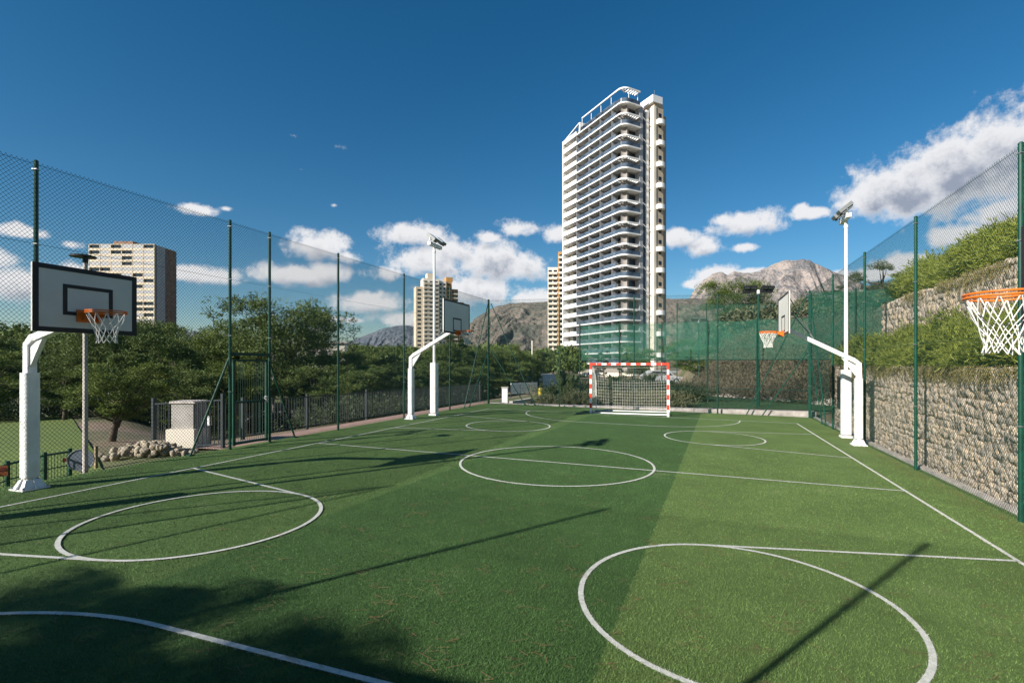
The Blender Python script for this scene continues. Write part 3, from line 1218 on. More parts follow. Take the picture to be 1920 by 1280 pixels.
build_mast(-6.72, 6.74, 1, 'white floodlight mast with padded foot beside the far left hoop')
build_mast(6.72, 6.79, -1, 'white floodlight mast with padded foot beside the stone wall and hoop')
build_mast(-6.45, -7.55, 1, 'white floodlight mast at the near left, only its shadow showing')

# ------------------------------------------------------------------ goal
gy_ = 10.32
goal = thing('handball_goal', (-.03, gy_, gz(0)), 'red and white striped handball goal with a sagging net at the far end', 'goal')
PW = .085
GW, GH = 1.575, 2.06
for s in (-1, 1):
    gp = MB()
    gp.box((s * (GW - PW / 2), 0, (GH - PW) / 2 + gz(s * GW) / 2), (PW, PW, GH - PW - gz(s * GW)))
    gp.build('goal_post', M_white, goal)
cb = MB()
cb.box((0, 0, GH - PW / 2), (2 * GW, PW, PW))
cb.build('crossbar', M_white, goal)
pitch = .196
for s in (-1, 1):
    for k in range(6):
        zz0 = GH - PW - .16 - .0 - k * 2 * pitch
        b = MB()
        if k == 0:
            b.box((s * (GW - PW / 2), 0, GH - .125), (PW + .006, PW + .006, .256))
            b.box((s * (GW - .14 - PW / 2), 0, GH - PW / 2), (.20, PW + .005, PW + .005))
        else:
            zc_ = GH - .255 - pitch * (2 * k - .5)
            if zc_ < .1:
                continue
            b.box((s * (GW - PW / 2), 0, zc_), (PW + .006, PW + .006, pitch))
        b.build('red_band', M_red, goal)
for k in range(-3, 4):
    b = MB()
    b.box((k * .392, 0, GH - PW / 2), (.196, PW + .006, PW + .006))
    b.build('red_band', M_red, goal)
fr = MB()
for s in (-1, 1):
    X_ = s * (GW - .05)
    fr.path([(X_, .02, GH - .06), (X_, .35, GH - .10), (X_, .80, 1.62), (X_, 1.0, 1.25), (X_, 1.05, .05)], .014, 6)
    fr.tube((X_, .03, .05), (X_, 1.05, .05), .02, n=6)
fr.tube((-GW + .05, 1.05, .05), (GW - .05, 1.05, .05), .024, n=6)
fr.build('back_frame', M_white, goal)
gb = MB()
gb.box((0, .16, .03), (2 * GW - .2, .05, .045))
gb.build('ground_bar', M_white, goal)
nt = MB()
prof = [(.05, GH - .09), (.38, GH - .16), (.72, 1.70), (.90, 1.52), (.97, 1.2), (1.0, .8), (1.02, .4), (1.04, .07)]
NX = 30


def netpt(i, k):
    u = i / NX * 2 - 1
    y, z = prof[k]
    sag = .07 * (1 - u * u) * math.sin(math.pi * k / (len(prof) - 1))
    return Vector((u * (GW - .07), y + sag * .8, z - sag))


fine = []
for k in range(len(prof) - 1):
    for q in range(3):
        fine.append((k, q / 3))
fine.append((len(prof) - 2, 1.0))


def netq(i, kq):
    k, f = kq
    return netpt(i, k).lerp(netpt(i, k + 1), f)


for kq in fine:
    nt.path([netq(i, kq) for i in range(0, NX + 1, 2)], .0030, 4, caps=False)
for i in range(NX + 1):
    nt.path([netq(i, kq) for kq in fine], .0030, 4, caps=False)
for s in (0, NX):
    for k in range(1, 20):
        z = .08 + k * .1
        ymax = np.interp(z, [p[1] for p in prof][::-1], [p[0] for p in prof][::-1])
        X_ = netpt(s, 0).x
        nt.tube((X_, .04, z), (X_ * 1.01, ymax, z), .0036, n=4)
    for k in range(9):
        y = .08 + k * .11
        zmax = np.interp(y, [p[0] for p in prof], [p[1] for p in prof])
        nt.tube((netpt(s, 0).x, y, .05), (netpt(s, 0).x * 1.01, y, zmax), .0036, n=4)
nt.build('net', M_net, goal)

# ------------------------------------------------------------------ gabion walls on the right
M_stone = mat('limestone_rubble', (0.60, 0.49, 0.37), 0.9, 0.15, 9, 0.7, 30, island=0.75, col2=(0.35, 0.31, 0.265))
M_stone2 = mat('warm_rubble', (0.64, 0.51, 0.36), 0.9, 0.15, 9, 0.7, 30, island=0.75, col2=(0.40, 0.32, 0.24))
M_dark = mat('crevice_dark', (0.10, 0.085, 0.065), 0.95, 0.2, 5)  # crevice shade between the stones put into the backing's dark colour


def stone_meshes(n, seed):
    """angular rubble: a block with its corners knocked off unevenly"""
    out = []
    r = random.Random(seed)
    for k in range(n):
        bm = bmesh.new()
        for cx_ in (-1, 1):
            for cy_ in (-1, 1):
                for cz_ in (-1, 1):
                    c = Vector((cx_, cy_, cz_)) * .5
                    cut = [r.uniform(.06, .42) for _ in range(3)]
                    for a in range(3):
                        p = c.copy()
                        p[a] -= (1 if c[a] > 0 else -1) * cut[a]
                        p += Vector((r.uniform(-.05, .05), r.uniform(-.05, .05), r.uniform(-.05, .05)))
                        bm.verts.new(p)
        bmesh.ops.convex_hull(bm, input=bm.verts)
        for v in [v for v in bm.verts if not v.link_faces]:
            bm.verts.remove(v)
        V = np.array([v.co[:] for v in bm.verts])
        bm.verts.index_update()
        Ft = [[v.index for v in f.verts] for f in bm.faces]
        bm.free()
        out.append((V, np.array(Ft)))
    return out


STONES = stone_meshes(14, 5)


def stone_data(mats_):
    ds = []
    for (V, Ft) in STONES:
        ds.append([arr_mesh('stone', V, Ft, [q]) for q in mats_])
    return ds


SD = stone_data([M_stone, M_stone2])


def gabion(name, x, y0, y1, z0, z1, depth, label, hs=(.08, .15), seed=1, cam_pref=(2.8, -9.6), return_end=False):
    """wall whose face looks towards -x"""
    t = thing(name, (x, y0, z0), label, 'stone wall', 'stone filled gabion walls')
    r = random.Random(seed)
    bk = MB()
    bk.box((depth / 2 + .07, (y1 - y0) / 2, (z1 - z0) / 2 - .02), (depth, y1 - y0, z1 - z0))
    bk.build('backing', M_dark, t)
    items = []
    z = 0.0
    H = z1 - z0
    while z < H - .03:
        h = min(r.uniform(*hs), H - z)
        y = -r.uniform(0, .1)
        sagph = r.uniform(0, 6)
        while y < (y1 - y0):
            hh = h * r.uniform(.75, 1.35)
            w = h * r.uniform(.75, 1.7)
            zz = z + h / 2 + .03 * math.sin(y * 1.3 + sagph) + r.uniform(-.25, .25) * h
            items.append((y + w / 2, zz, w, hh))
            y += w * .92
        z += h * .93
        if int(z / .52) != int((z - h * .93) / .52):
            z += .030
    # the stones that show largest come first
    def size(it):
        return it[2] * it[3] / ((x - cam_pref[0]) ** 2 + (y0 + it[0] - cam_pref[1]) ** 2)
    vis = [it for it in items if y0 + it[0] > cam_pref[1] + 2.05 * (x - cam_pref[0]) - .15]
    vis.sort(key=size, reverse=True)
    chosen = set(id(i_) for i_ in vis[:298])
    VV, FF, MI, nb_ = [], [], [], 0
    for it in items:
        y, z, w, h = it
        k = r.randrange(len(SD))
        mi_ = 0 if r.random() < .62 else 1
        rot = Matrix.Rotation(r.uniform(-.8, .8), 4, 'X') @ Matrix.Rotation(r.choice((0, math.pi)) + r.uniform(-.3, .3), 4, 'Z') @ Matrix.Rotation(r.choice((0, math.pi)), 4, 'Y')
        M4 = Matrix.Translation((.06 + r.uniform(-.016, .016), y, z)) @ rot @ Matrix.Diagonal((r.uniform(.15, .19), w * 1.18, h * 1.22, 1))
        if id(it) in chosen:
            o = link('stone', SD[k][mi_], t)
            o.matrix_local = M4
        else:
            A = np.array(M4)
            V, Ft = STONES[k]
            VV.append(V @ A[:3, :3].T + A[:3, 3])
            FF.append(Ft + nb_)
            MI.append(np.full(len(Ft), mi_))
            nb_ += len(V)
    o = link('more_stones', arr_mesh('more_stones', np.concatenate(VV), np.concatenate(FF), [M_stone, M_stone2], np.concatenate(MI)), t)
    o['kind'] = 'stuff'
    wm = MB()
    L = y1 - y0
    n = int(L / .1)
    for k in range(n + 1):
        wm.tube((-.055, k * .1, 0), (-.055, k * .1, H), .0016, n=3, caps=False)
    for k in range(int(H / .1) + 1):
        wm.tube((-.058, 0, k * .1), (-.058, L, k * .1), .0016, n=3, caps=False)
    wm.build('wire_basket', M_galv, t)
    return t


gabion('gabion_wall', 7.22, -4.0, 10.1, -.16, 1.90, .9, 'long lower wall of stacked rough stones behind the right fence', (.062, .108), 3)
gabion('gabion_wall', 8.62, -4.0, 10.1, 2.72, 4.02, .9, 'upper wall of rough stones standing above the band of shrubs', (.09, .16), 4)
gabion('gabion_wall', 11.62, -4.0, 10.1, 5.1, 6.35, .9, 'topmost rough stone wall peeping out above the upper shrubs', (.12, .2), 5)

# planted bank between and above the walls
bk = MB()
prof = [(7.3, -.5), (7.3, 1.86), (7.75, 2.02), (8.65, 2.85), (8.75, 2.85), (8.75, 3.98), (9.3, 4.10), (10.6, 4.95), (11.7, 5.2), (11.8, 6.3), (18, 7.2), (24, 7.5), (24, -.5)]
n = len(prof)
vs = []
for yy in (-14.0, 10.08):
    vs += [(x, yy, z) for x, z in prof]
fs = [tuple(range(n)), tuple(range(2 * n - 1, n - 1, -1))] + [(i_, n + i_, n + (i_ + 1) % n, (i_ + 1) % n) for i_ in range(n)]
bk.add(vs, fs)
bank = bk.build('planted_bank', M_earth)
tag(bank, kind='structure')


def sprigs(P, D, L, nl, lw, ll, rng_, droop=.2):
    """leafy shoots: from points P along directions D of length L, nl leaves each"""
    N = len(P)
    tt = np.tile((np.arange(nl) + .6) / nl, (N, 1)) + rng_.normal(0, .03, (N, nl))
    base_ = P[:, None] + D[:, None] * (L[:, None] * tt)[..., None]
    base_[..., 2] -= droop * (L[:, None] * tt ** 2)
    rnd = rng_.normal(0, 1, (N, nl, 3))
    ax = D[:, None] * 1.0 + rnd * .55
    ax /= np.linalg.norm(ax, axis=-1, keepdims=True)
    w = np.cross(ax, rng_.normal(0, 1, (N, nl, 3)))
    w /= np.linalg.norm(w, axis=-1, keepdims=True)
    ls = ll * rng_.uniform(.6, 1.2, (N, nl, 1))
    a = base_
    b = base_ + ax * ls * .45 + w * lw / 2
    c = base_ + ax * ls
    d = base_ + ax * ls * .45 - w * lw / 2
    V = np.stack([a, b, c, d], 2).reshape(-1, 3)
    return V, np.arange(len(V)).reshape(-1, 4)


M_shrub = mat('rosemary_leaf', (0.40, 0.42, 0.075), 0.6, 0.2, 1.2, island=0.7, col2=(0.14, 0.19, 0.035), transl=0.4)
M_dryv = mat('dry_trailing_stem', (0.33, 0.28, 0.12), 0.85, 0.2, 3, island=0.7, col2=(0.18, 0.15, 0.06), transl=0.2)


def bank_z(x):
    return np.interp(x, [p[0] for p in prof[1:12]], [p[1] for p in prof[1:12]])


def shrub_band(name, x0, x1, y0, y1, n, label, hgt, ll=.15):
    px_ = rng.uniform(x0, x1, n)
    py_ = rng.uniform(y0, y1, n)
    lump = np.array([mnoise.noise(Vector((a * .9, b * .8, 3.1))) for a, b in zip(px_, py_)])
    H = hgt * (1.0 + 1.0 * lump) * rng.uniform(.35, 1.0, n)
    zz = bank_z(px_) + np.maximum(0, H - .25)
    D = np.stack([rng.normal(-.50, .45, n), rng.normal(0, .55, n), rng.uniform(.2, 1.3, n)], -1)
    D /= np.linalg.norm(D, axis=1)[:, None]
    V, Fq = sprigs(np.stack([px_, py_, zz], -1), D, rng.uniform(.28, .62, n), 14, .024, ll, rng, .12)
    o = link(name, arr_mesh(name, V, Fq, [M_shrub]))
    tag(o, label, 'shrubs', kind='stuff')


shrub_band('rosemary_shrubs', 7.35, 8.2, -4, 10.0, 7600, 'dense green rosemary shrubs between the two stone walls', .54)
shrub_band('rosemary_shrubs', 9.0, 11.4, -3, 10.3, 11500, 'dense green rosemary shrubs on the slope above the upper stone wall', .74, .17)
# dry trailing stems hanging over the tops of the walls
for (x, zt, n, label) in ((7.16, 1.90, 2100, 'dry olive stems trailing over the lower stone wall'), (8.56, 4.04, 1500, 'dry olive stems trailing over the upper stone wall')):
    yy = rng.uniform(-3, 10, n)
    dens_ = np.array([mnoise.noise(Vector((a * .55, x, 0))) for a in yy])
    keep = rng.uniform(-.5, .5, n) < dens_ * 2.4 - .28
    yy = yy[keep]
    dens_ = dens_[keep]
    n = len(yy)
    P = np.stack([x - rng.uniform(-.1, .06, n), yy, zt + rng.uniform(-.02, .10, n)], -1)
    D = np.stack([rng.normal(-.10, .10, n), rng.normal(0, .18, n), -np.ones(n)], -1)
    D /= np.linalg.norm(D, axis=1)[:, None]
    V, Fq = sprigs(P, D, rng.uniform(.05, .22, n) * (1 + 2.2 * np.clip(dens_, 0, 1)), 12, .011, .075, rng, 0)
    tag(link('trailing_stems', arr_mesh('trailing_stems', V, Fq, [M_dryv])), label, 'trailing plants', kind='stuff')

# ------------------------------------------------------------------ white apartment tower
def facade_box(mb, x0, x1, y0, y1, z0, z1):
    mb.box(((x0 + x1) / 2, (y0 + y1) / 2, (z0 + z1) / 2), (x1 - x0, y1 - y0, z1 - z0))


def rounded_outline(x1, y1, r, inset=0.0, n=8):
    """plan outline with the rounded corner at the origin"""
    pts = [(x1, inset)]
    for k in range(n + 1):
        a = math.radians(270 - 90 * k / n)
        pts.append((r + (r - inset) * math.cos(a), r + (r - inset) * math.sin(a)))
    pts.append((inset, y1))
    return pts


def ribbon(path, z0, z1, t_in, closed_top=True):
    """upright band following a plan path, with thickness towards the inside"""
    mb = MB()
    m = len(path)
    vs = []
    P = [Vector((*p, 0)) for p in path]
    for k, p in enumerate(P):
        d = (P[min(k + 1, m - 1)] - P[max(k - 1, 0)]).normalized()
        nrm = Vector((d.y, -d.x, 0))
        q = p + nrm * t_in
        vs += [(p.x, p.y, z0), (p.x, p.y, z1), (q.x, q.y, z1), (q.x, q.y, z0)]
    fs = []
    for k in range(m - 1):
        for j in range(4):
            fs.append((4 * k + j, 4 * k + (j + 1) % 4, 4 * k + 4 + (j + 1) % 4, 4 * k + 4 + j))
    fs += [(3, 2, 1, 0), tuple(4 * (m - 1) + j for j in range(4))]
    mb.add(vs, fs)
    return mb


tower_c = at(1168, 690, 137.0)
TROT = math.atan2(.7299, .6828)
tower = thing('apartment_tower', (tower_c.x, tower_c.y, -1.0), 'tall white apartment tower with rounded balconies and a stair shaft on its right', 'apartment tower', rz=TROT)
X1, Y1, RR = 7.4, 31.5, 2.3
ST = 3.02
NLEV = 25
Z0 = 76.2 - 25 * ST               # level 25 is the top slab
WI = 2.3                          # depth of the balconies
body = MB()
body.add([], [])
po = rounded_outline(X1 - .1, Y1 - .3, RR * .45, WI)
prof_b = po + [(X1 + 5, Y1 - .3), (X1 + 5, WI)]
body.prism(prof_b[::-1], -.5, Z0 + NLEV * ST - .1)
body.build('wall', M_twall, tower)


def shared(name, mb_or_mesh, m, parent, zs):
    o = mb_or_mesh.build(name, m, parent)
    o.location.z = zs[0]
    res = [o]
    for z in zs[1:]:
        c = o.copy()
        C.objects.link(c)
        c.parent = parent
        c.location.z = z
        res.append(c)
    return res


levels = [Z0 + k * ST for k in range(0, NLEV + 1)]
solid = levels[1::2][::1] if (NLEV % 2) else levels[0::2]
solid = [z for i_, z in enumerate(levels) if (NLEV - i_) % 2 == 0 and i_ > 0]
perg = [z for i_, z in enumerate(levels) if (NLEV - i_) % 2 == 1 and i_ > 0]
# slabs: full at every second floor; between them the corner is an open pergola ring
sl = MB()
sl.prism((rounded_outline(X1 - .9, Y1, RR, 0) + [(WI + .3, Y1), (WI + .3, WI + .3), (X1 - .9, WI + .3)])[::-1], -.36, 0)
shared('floor_slab', sl, M_twhite, tower, solid)
sl = MB()
sl.prism([(0, RR + 1.2), (WI + .3, RR + 1.2), (WI + .3, Y1), (0, Y1)], -.40, 0)
shared('floor_slab', sl, M_twhite, tower, perg)
rg = ribbon(rounded_outline(X1 - 1.2, RR + 1.4, RR, 0), -.42, 0, .28)
for k in range(5):
    xx = 2.6 + k * .82
    facade_box(rg, xx, xx + .24, .26, WI, -.36, -.04)
for k in range(3):
    a = math.radians(205 + 22 * k)
    c = Vector((RR + (RR - 1.2) * math.cos(a), RR + (RR - 1.2) * math.sin(a), -.2))
    rg.box(c, (2.1, .24, .32), rz=a)
shared('pergola_ring', rg, M_twhite, tower, perg + [levels[-1] + ST + 1.0])
# glass balustrades
gl_front = ribbon(rounded_outline(X1 - 1.2, RR + 1.0, RR, .12), .03, 1.12, .03)
shared('glass_balustrade', gl_front, M_bal, tower, solid)
gb_ = ribbon([(.12, RR + 1.05), (.12, Y1 - 8.0)], .03, 1.08, .03)
shared('glass_balustrade', gb_, M_bal, tower, solid + perg)
pp = MB()
facade_box(pp, -.10, .14, Y1 - 8.0, Y1 - .4, -.40, .95)
shared('parapet', pp, M_twhite, tower, solid + perg)
# frosted partitions between the flats, on every floor of the long side
for yy in (RR + 3.0, RR + 8.8, RR + 14.6, Y1 - 7.8):
    q = MB()
    facade_box(q, .20, WI, yy - .06, yy + .06, .02, ST - .44)
    shared('partition', q, M_part, tower, [z for z in levels[1:-1]])
# sliding doors of the long side and windows of the front
for yy in (RR + 2.0 - .9, RR + 5.6, RR + 11.4, RR + 17.0, Y1 - 4.6):
    q = MB()
    facade_box(q, WI - .05, WI - .01, yy - 1.7, yy + 1.7, .06, 2.35)
    shared('window', q, M_glass, tower, levels[1:-1])
q = MB()
facade_box(q, X1 - 3.4, X1 - 1.3, WI - .05, WI - .01, .06, 2.3)
shared('window', q, M_glass, tower, levels[1:-1])
# pale wall bays at the far end
q = MB()
facade_box(q, WI - .08, WI - .02, Y1 - 2.6, Y1 - .5, .05, 2.5)
shared('wall_bay', q, M_creamlt, tower, levels[1:-1])
# corner fin, front column, glass strip
q = MB()
facade_box(q, -.12, WI + .4, Y1, Y1 + .45, -.5, levels[-1] + .9)
q.build('end_fin', M_twhite, tower)
q = MB()
facade_box(q, X1 - 1.1, X1 + .1, .5, WI + .2, -.5, levels[-1] + .1)
q.build('column', M_part, tower)
q = MB()
facade_box(q, X1 + .12, X1 + 1.6, 1.3, WI + .5, -.5, levels[-1] - .3)
q.build('glass_strip', M_bal, tower)
q = MB()
facade_box(q, X1 + 1.62, X1 + 2.5, .8, WI + .6, -.5, levels[-1] - .2)
q.build('column', M_twhite, tower)
for z in levels[1:-1]:
    pass
q = MB()
for k in range(4):
    q.tube((X1 - .2 + k * .25, .2, .0 - k * .1), (X1 + 2.0 + k * .25, .2, -1.5 - k * .1), .07, n=4)
shared('outrigger_fin', q, M_twhite, tower, perg[1:])
# stair and lift shaft with half-round balconies
SX0, SX1 = X1 + 3.4, X1 + 6.7
q = MB()
facade_box(q, SX0, SX1, -.6, 8.0, -.5, levels[-1] + 1.6)
q.build('stair_shaft', M_tside, tower)
q = MB()
facade_box(q, SX0 - .3, SX0 + .55, -.75, 1.0, -.5, levels[-1] + .6)
q.build('shaft_pier', M_creamlt, tower)
q = MB()
facade_box(q, SX0 - .9, SX1 - .6, -1.0, 6, levels[-1] + 1.62, levels[-1] + 3.6)
q.build('lift_house', M_twhite, tower)
q = MB()
q.tube((SX1 - 1, 2, levels[-1] + 3.5), (SX1 - 1, 2, levels[-1] + 7), .05, n=5)
q.build('mast', M_galv, tower)
prof_s = [(SX0 + .65, -.62)] + [(SX0 + 2.0 + 1.35 * math.cos(a), -.9 - 1.1 * abs(math.sin(a)) ** .7) for a in [math.pi + math.pi * k / 10 for k in range(11)]] + [(SX0 + 3.35, -.62)]
q = MB()
q.prism(prof_s, -.25, 1.05)
shared('stair_balcony', q, M_twhite, tower, [z - 4.2 for z in solid[1:]])
q = MB()
facade_box(q, SX0 + 1.5, SX0 + 2.5, -.66, -.62, .9, 2.0)
shared('shaft_window', q, M_glass, tower, levels[1:-1])
q = MB()
facade_box(q, SX1 + .02, SX1 + 2.5, .9, 8.5, -.5, levels[-1] - .4)
q.build('rear_wing', M_tgrey, tower)
# roof terrace: ring on posts, sloping end frame
rt = MB()
for (x, y) in ((.5, 6), (.5, 11), (.5, 16), (.5, 21), (2.5, .6), (5.6, .5)):
    rt = MB()
    rt.tube((x, y, levels[-1]), (x, y, levels[-1] + ST + 1.0), .09, n=6)
    rt.build('roof_post', M_twhite, tower)
shared('glass_balustrade', ribbon([(.12, RR + 1.05), (.12, Y1 - 10)], .03, 1.3, .03), M_bal, tower, [levels[-1]])
q = ribbon([(0, RR + 1.4), (0, Y1 - 11)], -.35, 0, .3)
shared('roof_ring', q, M_twhite, tower, [levels[-1] + ST + 1.0])
ef = MB()
ya, yb = Y1 - 9.5, Y1 + .2
zt = levels[-1]
ef.path([(.15, ya, zt), (.15, ya, zt + 3.0), (.15, yb, zt + .6), (.15, yb, zt - 1)], .22, 4)
for k in range(4):
    y = ya + 1.8 + k * 1.8
    ef.tube((.15, y, zt + 3.0 - (y - ya) * .247), (WI, y, zt + 2.6 - (y - ya) * .247), .14, n=4)
ef.build('roof_frame', M_twhite, tower)
q = MB()
facade_box(q, .1, WI + 2, ya - .4, ya - .1, zt, zt + 3.1)
q.build('roof_wall', M_twhite, tower)
q = MB()
facade_box(q, 2.6, 9, 6, 20, zt, zt + 2.3)
q.build('penthouse', M_tgrey, tower)
# podium
pd = MB()
facade_box(pd, -1.5, 26, -6.0, 20, -.5, .9)
pd.build('podium', M_creamlt, tower)
pd = MB()
facade_box(pd, -1.6, 26.1, -6.1, -5.9, .9, 1.5)
pd.build('podium_parapet', M_twhite, tower)


# ------------------------------------------------------------------ beige towers
def bays_tower(name, loc, rz, W, D, H, st, label, bays, wall_m, side_m, roof_step=0, par_m=None, seed=1, piers=True, side_win=3):
    """block with its front along local x at y = 0 (looking to -y): loggias with parapets, glazed bays and piers"""
    t = thing(name, loc, label, 'apartment tower', rz=rz)
    r = random.Random(seed)
    b = MB()
    facade_box(b, 0, W, .8, D, 0, H)
    b.build('wall', wall_m, t)
    n = int(H / st)
    bw = W / bays
    rows = [H - (k + 1) * st for k in range(n)]
    slab = MB()
    facade_box(slab, -.05, W + .05, -.08, 1.2, -.14, .14)
    shared('floor_slab', slab, par_m or wall_m, t, rows + [H])
    par = MB()
    facade_box(par, 0, W, -.05, .10, .14, 1.05)
    shared('parapet', par, par_m or wall_m, t, rows)
    for k in range(bays + 1):
        if piers:
            q = MB()
            facade_box(q, k * bw - .14, k * bw + .14, -.12, 1.25, 0, H)
            q.build('pier', par_m or wall_m, t)
    wmesh = MB()
    facade_box(wmesh, .35, bw - .35, .72, .77, .3, st - .45)
    wm_o = wmesh.build('window', M_glass, t)
    glz = MB()
    facade_box(glz, .2, bw - .2, .0, .05, 1.06, st - .16)
    gl_o = glz.build('glazed_bay', M_part, t)
    gl_o.location = (0, 0, rows[0])
    wm_o.location = (0, 0, rows[0])
    for z in rows:
        for k in range(bays):
            src = wm_o if r.random() < .45 else gl_o
            c = src.copy()
            C.objects.link(c)
            c.parent = t
            c.location = (k * bw, 0, z)
    bpy.data.objects.remove(wm_o)
    bpy.data.objects.remove(gl_o)
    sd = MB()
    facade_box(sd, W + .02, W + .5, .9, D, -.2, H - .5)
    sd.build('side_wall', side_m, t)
    sd = MB()
    facade_box(sd, W + .02, W + .62, .9, D * .45, -.2, H - .3)
    sd.build('side_pier', M_part, t)
    sw = MB()
    facade_box(sw, W + .5, W + .54, -.5, .5, .8, 2.2)
    for j in range(side_win):
        y = D * .53 + (D * .44) * j / max(1, side_win - 1)
        o = sw.build('side_window', M_glass, t)
        o.location = (0, y, rows[0])
        for z in rows[1:]:
            c = o.copy()
            C.objects.link(c)
            c.parent = t
            c.location.z = z
    rf = MB()
    facade_box(rf, W * .3, W * .6, 3, D - 2, H, H + 2.4)
    rf.build('roof_house', side_m, t)
    return t


A0, A1 = at(167, 640, 263), at(289, 640, 263)
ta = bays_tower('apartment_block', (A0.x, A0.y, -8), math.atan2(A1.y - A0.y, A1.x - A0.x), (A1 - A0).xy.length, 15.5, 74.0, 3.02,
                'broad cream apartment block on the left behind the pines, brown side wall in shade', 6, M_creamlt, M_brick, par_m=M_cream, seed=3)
# stepped tower in the middle distance
tb0 = at(780, 640, 352)
tb = thing('stepped_tower', (tb0.x, tb0.y, -8), 'cream stepped tower with ochre piers behind the far left hoop', 'apartment tower', rz=YAW + math.radians(24))
STB = 3.0
r_ = random.Random(9)
# (x0, x1, y0, y1, top, material, bays, balconies)
wings = [(0, 4.6, 0, 9, 66, M_cream, 1, 0), (4.8, 16, -1.6, 9, 72, M_creamlt, 3, 1), (16.2, 21.5, -.6, 9, 71, M_creamlt, 2, 0), (21.7, 26, .8, 10, 71.5, M_ochre, 1, 0), (26.2, 31, 2.4, 11, 66, M_ochre, 2, 1), (31.2, 36, 5.0, 12, 57, M_ochre, 1, 1)]
for (x0, x1, y0, y1, H, m, nb_, bal) in wings:
    q = MB()
    facade_box(q, x0, x1, y0, y1, 0, H)
    q.build('wing', m, tb)
    bw = (x1 - x0) / nb_
    w = MB()
    facade_box(w, bw * .22, bw * .78, y0 - .04, y0 - .01, .8, 2.15)
    o = w.build('window', M_glass, tb)
    nst = int((H - 2) / STB)
    for k in range(nst):
        for j in range(nb_):
            if k == 0 and j == 0:
                o.location = (x0, 0, H - 4)
                continue
            c = o.copy()
            C.objects.link(c)
            c.parent = tb
            c.location = (x0 + j * bw, 0, H - 4 - k * STB)
    if bal:
        w = MB()
        facade_box(w, x0 + .4, x1 - .4, y0 - 1.3, y0 - .02, -.15, .95)
        shared('balcony', w, M_creamlt, tb, [H - 4 - k * STB for k in range(nst)])
q = MB()
facade_box(q, 8, 13, 0, 7, 72, 76)
q.build('roof_house', M_cream, tb)
q = MB()
facade_box(q, 22, 27, 2, 8, 71.5, 74.5)
q.build('roof_house', M_ochre, tb)
# orange and cream tower just left of the white one
tc0 = at(1027, 690, 294)
tc_ = thing('balcony_tower', (tc0.x, tc0.y, -2), 'narrow cream and orange tower partly hidden by the white tower', 'apartment tower', rz=YAW - .02)
wings = [(0, 6.0, 0, 9, 62, M_creamlt, 2, 1), (6.2, 10.6, -1.2, 9, 71, M_ochre, 1, 1), (10.8, 17, .6, 9, 74, M_ochre, 2, 1)]
for (x0, x1, y0, y1, H, m, nb_, bal) in wings:
    q = MB()
    facade_box(q, x0, x1, y0, y1, 0, H)
    q.build('wing', m, tc_)
    bw = (x1 - x0) / nb_
    w = MB()
    facade_box(w, bw * .15, bw * .85, y0 - .04, y0 - .01, .9, 2.4)
    o = w.build('window', M_glass, tc_)
    nst = int((H - 2) / 3.0)
    for k in range(nst):
        for j in range(nb_):
            if k == 0 and j == 0:
                o.location = (x0, 0, H - 4)
                continue
            c = o.copy()
            C.objects.link(c)
            c.parent = tc_
            c.location = (x0 + j * bw, 0, H - 4 - k * 3.0)
    w = MB()
    facade_box(w, x0 + .2, x1 - .4, y0 - 1.4, y0 - .02, -.2, 1.0)
    shared('balcony', w, M_creamlt, tc_, [H - 4 - k * 3.0 for k in range(nst)])

# ------------------------------------------------------------------ hills and mountain
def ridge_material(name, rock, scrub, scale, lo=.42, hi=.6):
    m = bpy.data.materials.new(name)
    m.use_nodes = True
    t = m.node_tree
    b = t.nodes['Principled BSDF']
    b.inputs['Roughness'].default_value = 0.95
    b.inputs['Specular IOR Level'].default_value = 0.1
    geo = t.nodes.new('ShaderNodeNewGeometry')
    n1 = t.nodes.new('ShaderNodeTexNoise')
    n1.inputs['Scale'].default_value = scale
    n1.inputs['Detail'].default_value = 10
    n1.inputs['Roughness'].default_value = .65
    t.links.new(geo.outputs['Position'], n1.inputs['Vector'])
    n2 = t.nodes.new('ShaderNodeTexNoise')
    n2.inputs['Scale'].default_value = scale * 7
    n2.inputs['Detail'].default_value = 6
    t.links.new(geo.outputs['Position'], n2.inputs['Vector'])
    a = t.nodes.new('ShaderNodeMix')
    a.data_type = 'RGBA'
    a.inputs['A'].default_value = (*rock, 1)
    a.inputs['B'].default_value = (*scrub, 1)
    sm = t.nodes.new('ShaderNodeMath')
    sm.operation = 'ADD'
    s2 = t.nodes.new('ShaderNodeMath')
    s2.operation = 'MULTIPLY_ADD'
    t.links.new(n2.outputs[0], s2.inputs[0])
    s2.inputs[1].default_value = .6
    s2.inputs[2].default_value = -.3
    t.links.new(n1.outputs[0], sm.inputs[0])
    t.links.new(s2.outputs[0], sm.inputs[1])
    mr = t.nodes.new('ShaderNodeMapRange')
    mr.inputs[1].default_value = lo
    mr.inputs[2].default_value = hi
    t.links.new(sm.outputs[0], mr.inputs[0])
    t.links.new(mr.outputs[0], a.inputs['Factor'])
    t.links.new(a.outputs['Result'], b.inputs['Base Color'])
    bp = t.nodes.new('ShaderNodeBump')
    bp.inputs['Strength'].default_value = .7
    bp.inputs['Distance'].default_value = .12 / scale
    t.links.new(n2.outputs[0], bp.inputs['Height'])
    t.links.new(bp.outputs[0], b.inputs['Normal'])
    return m


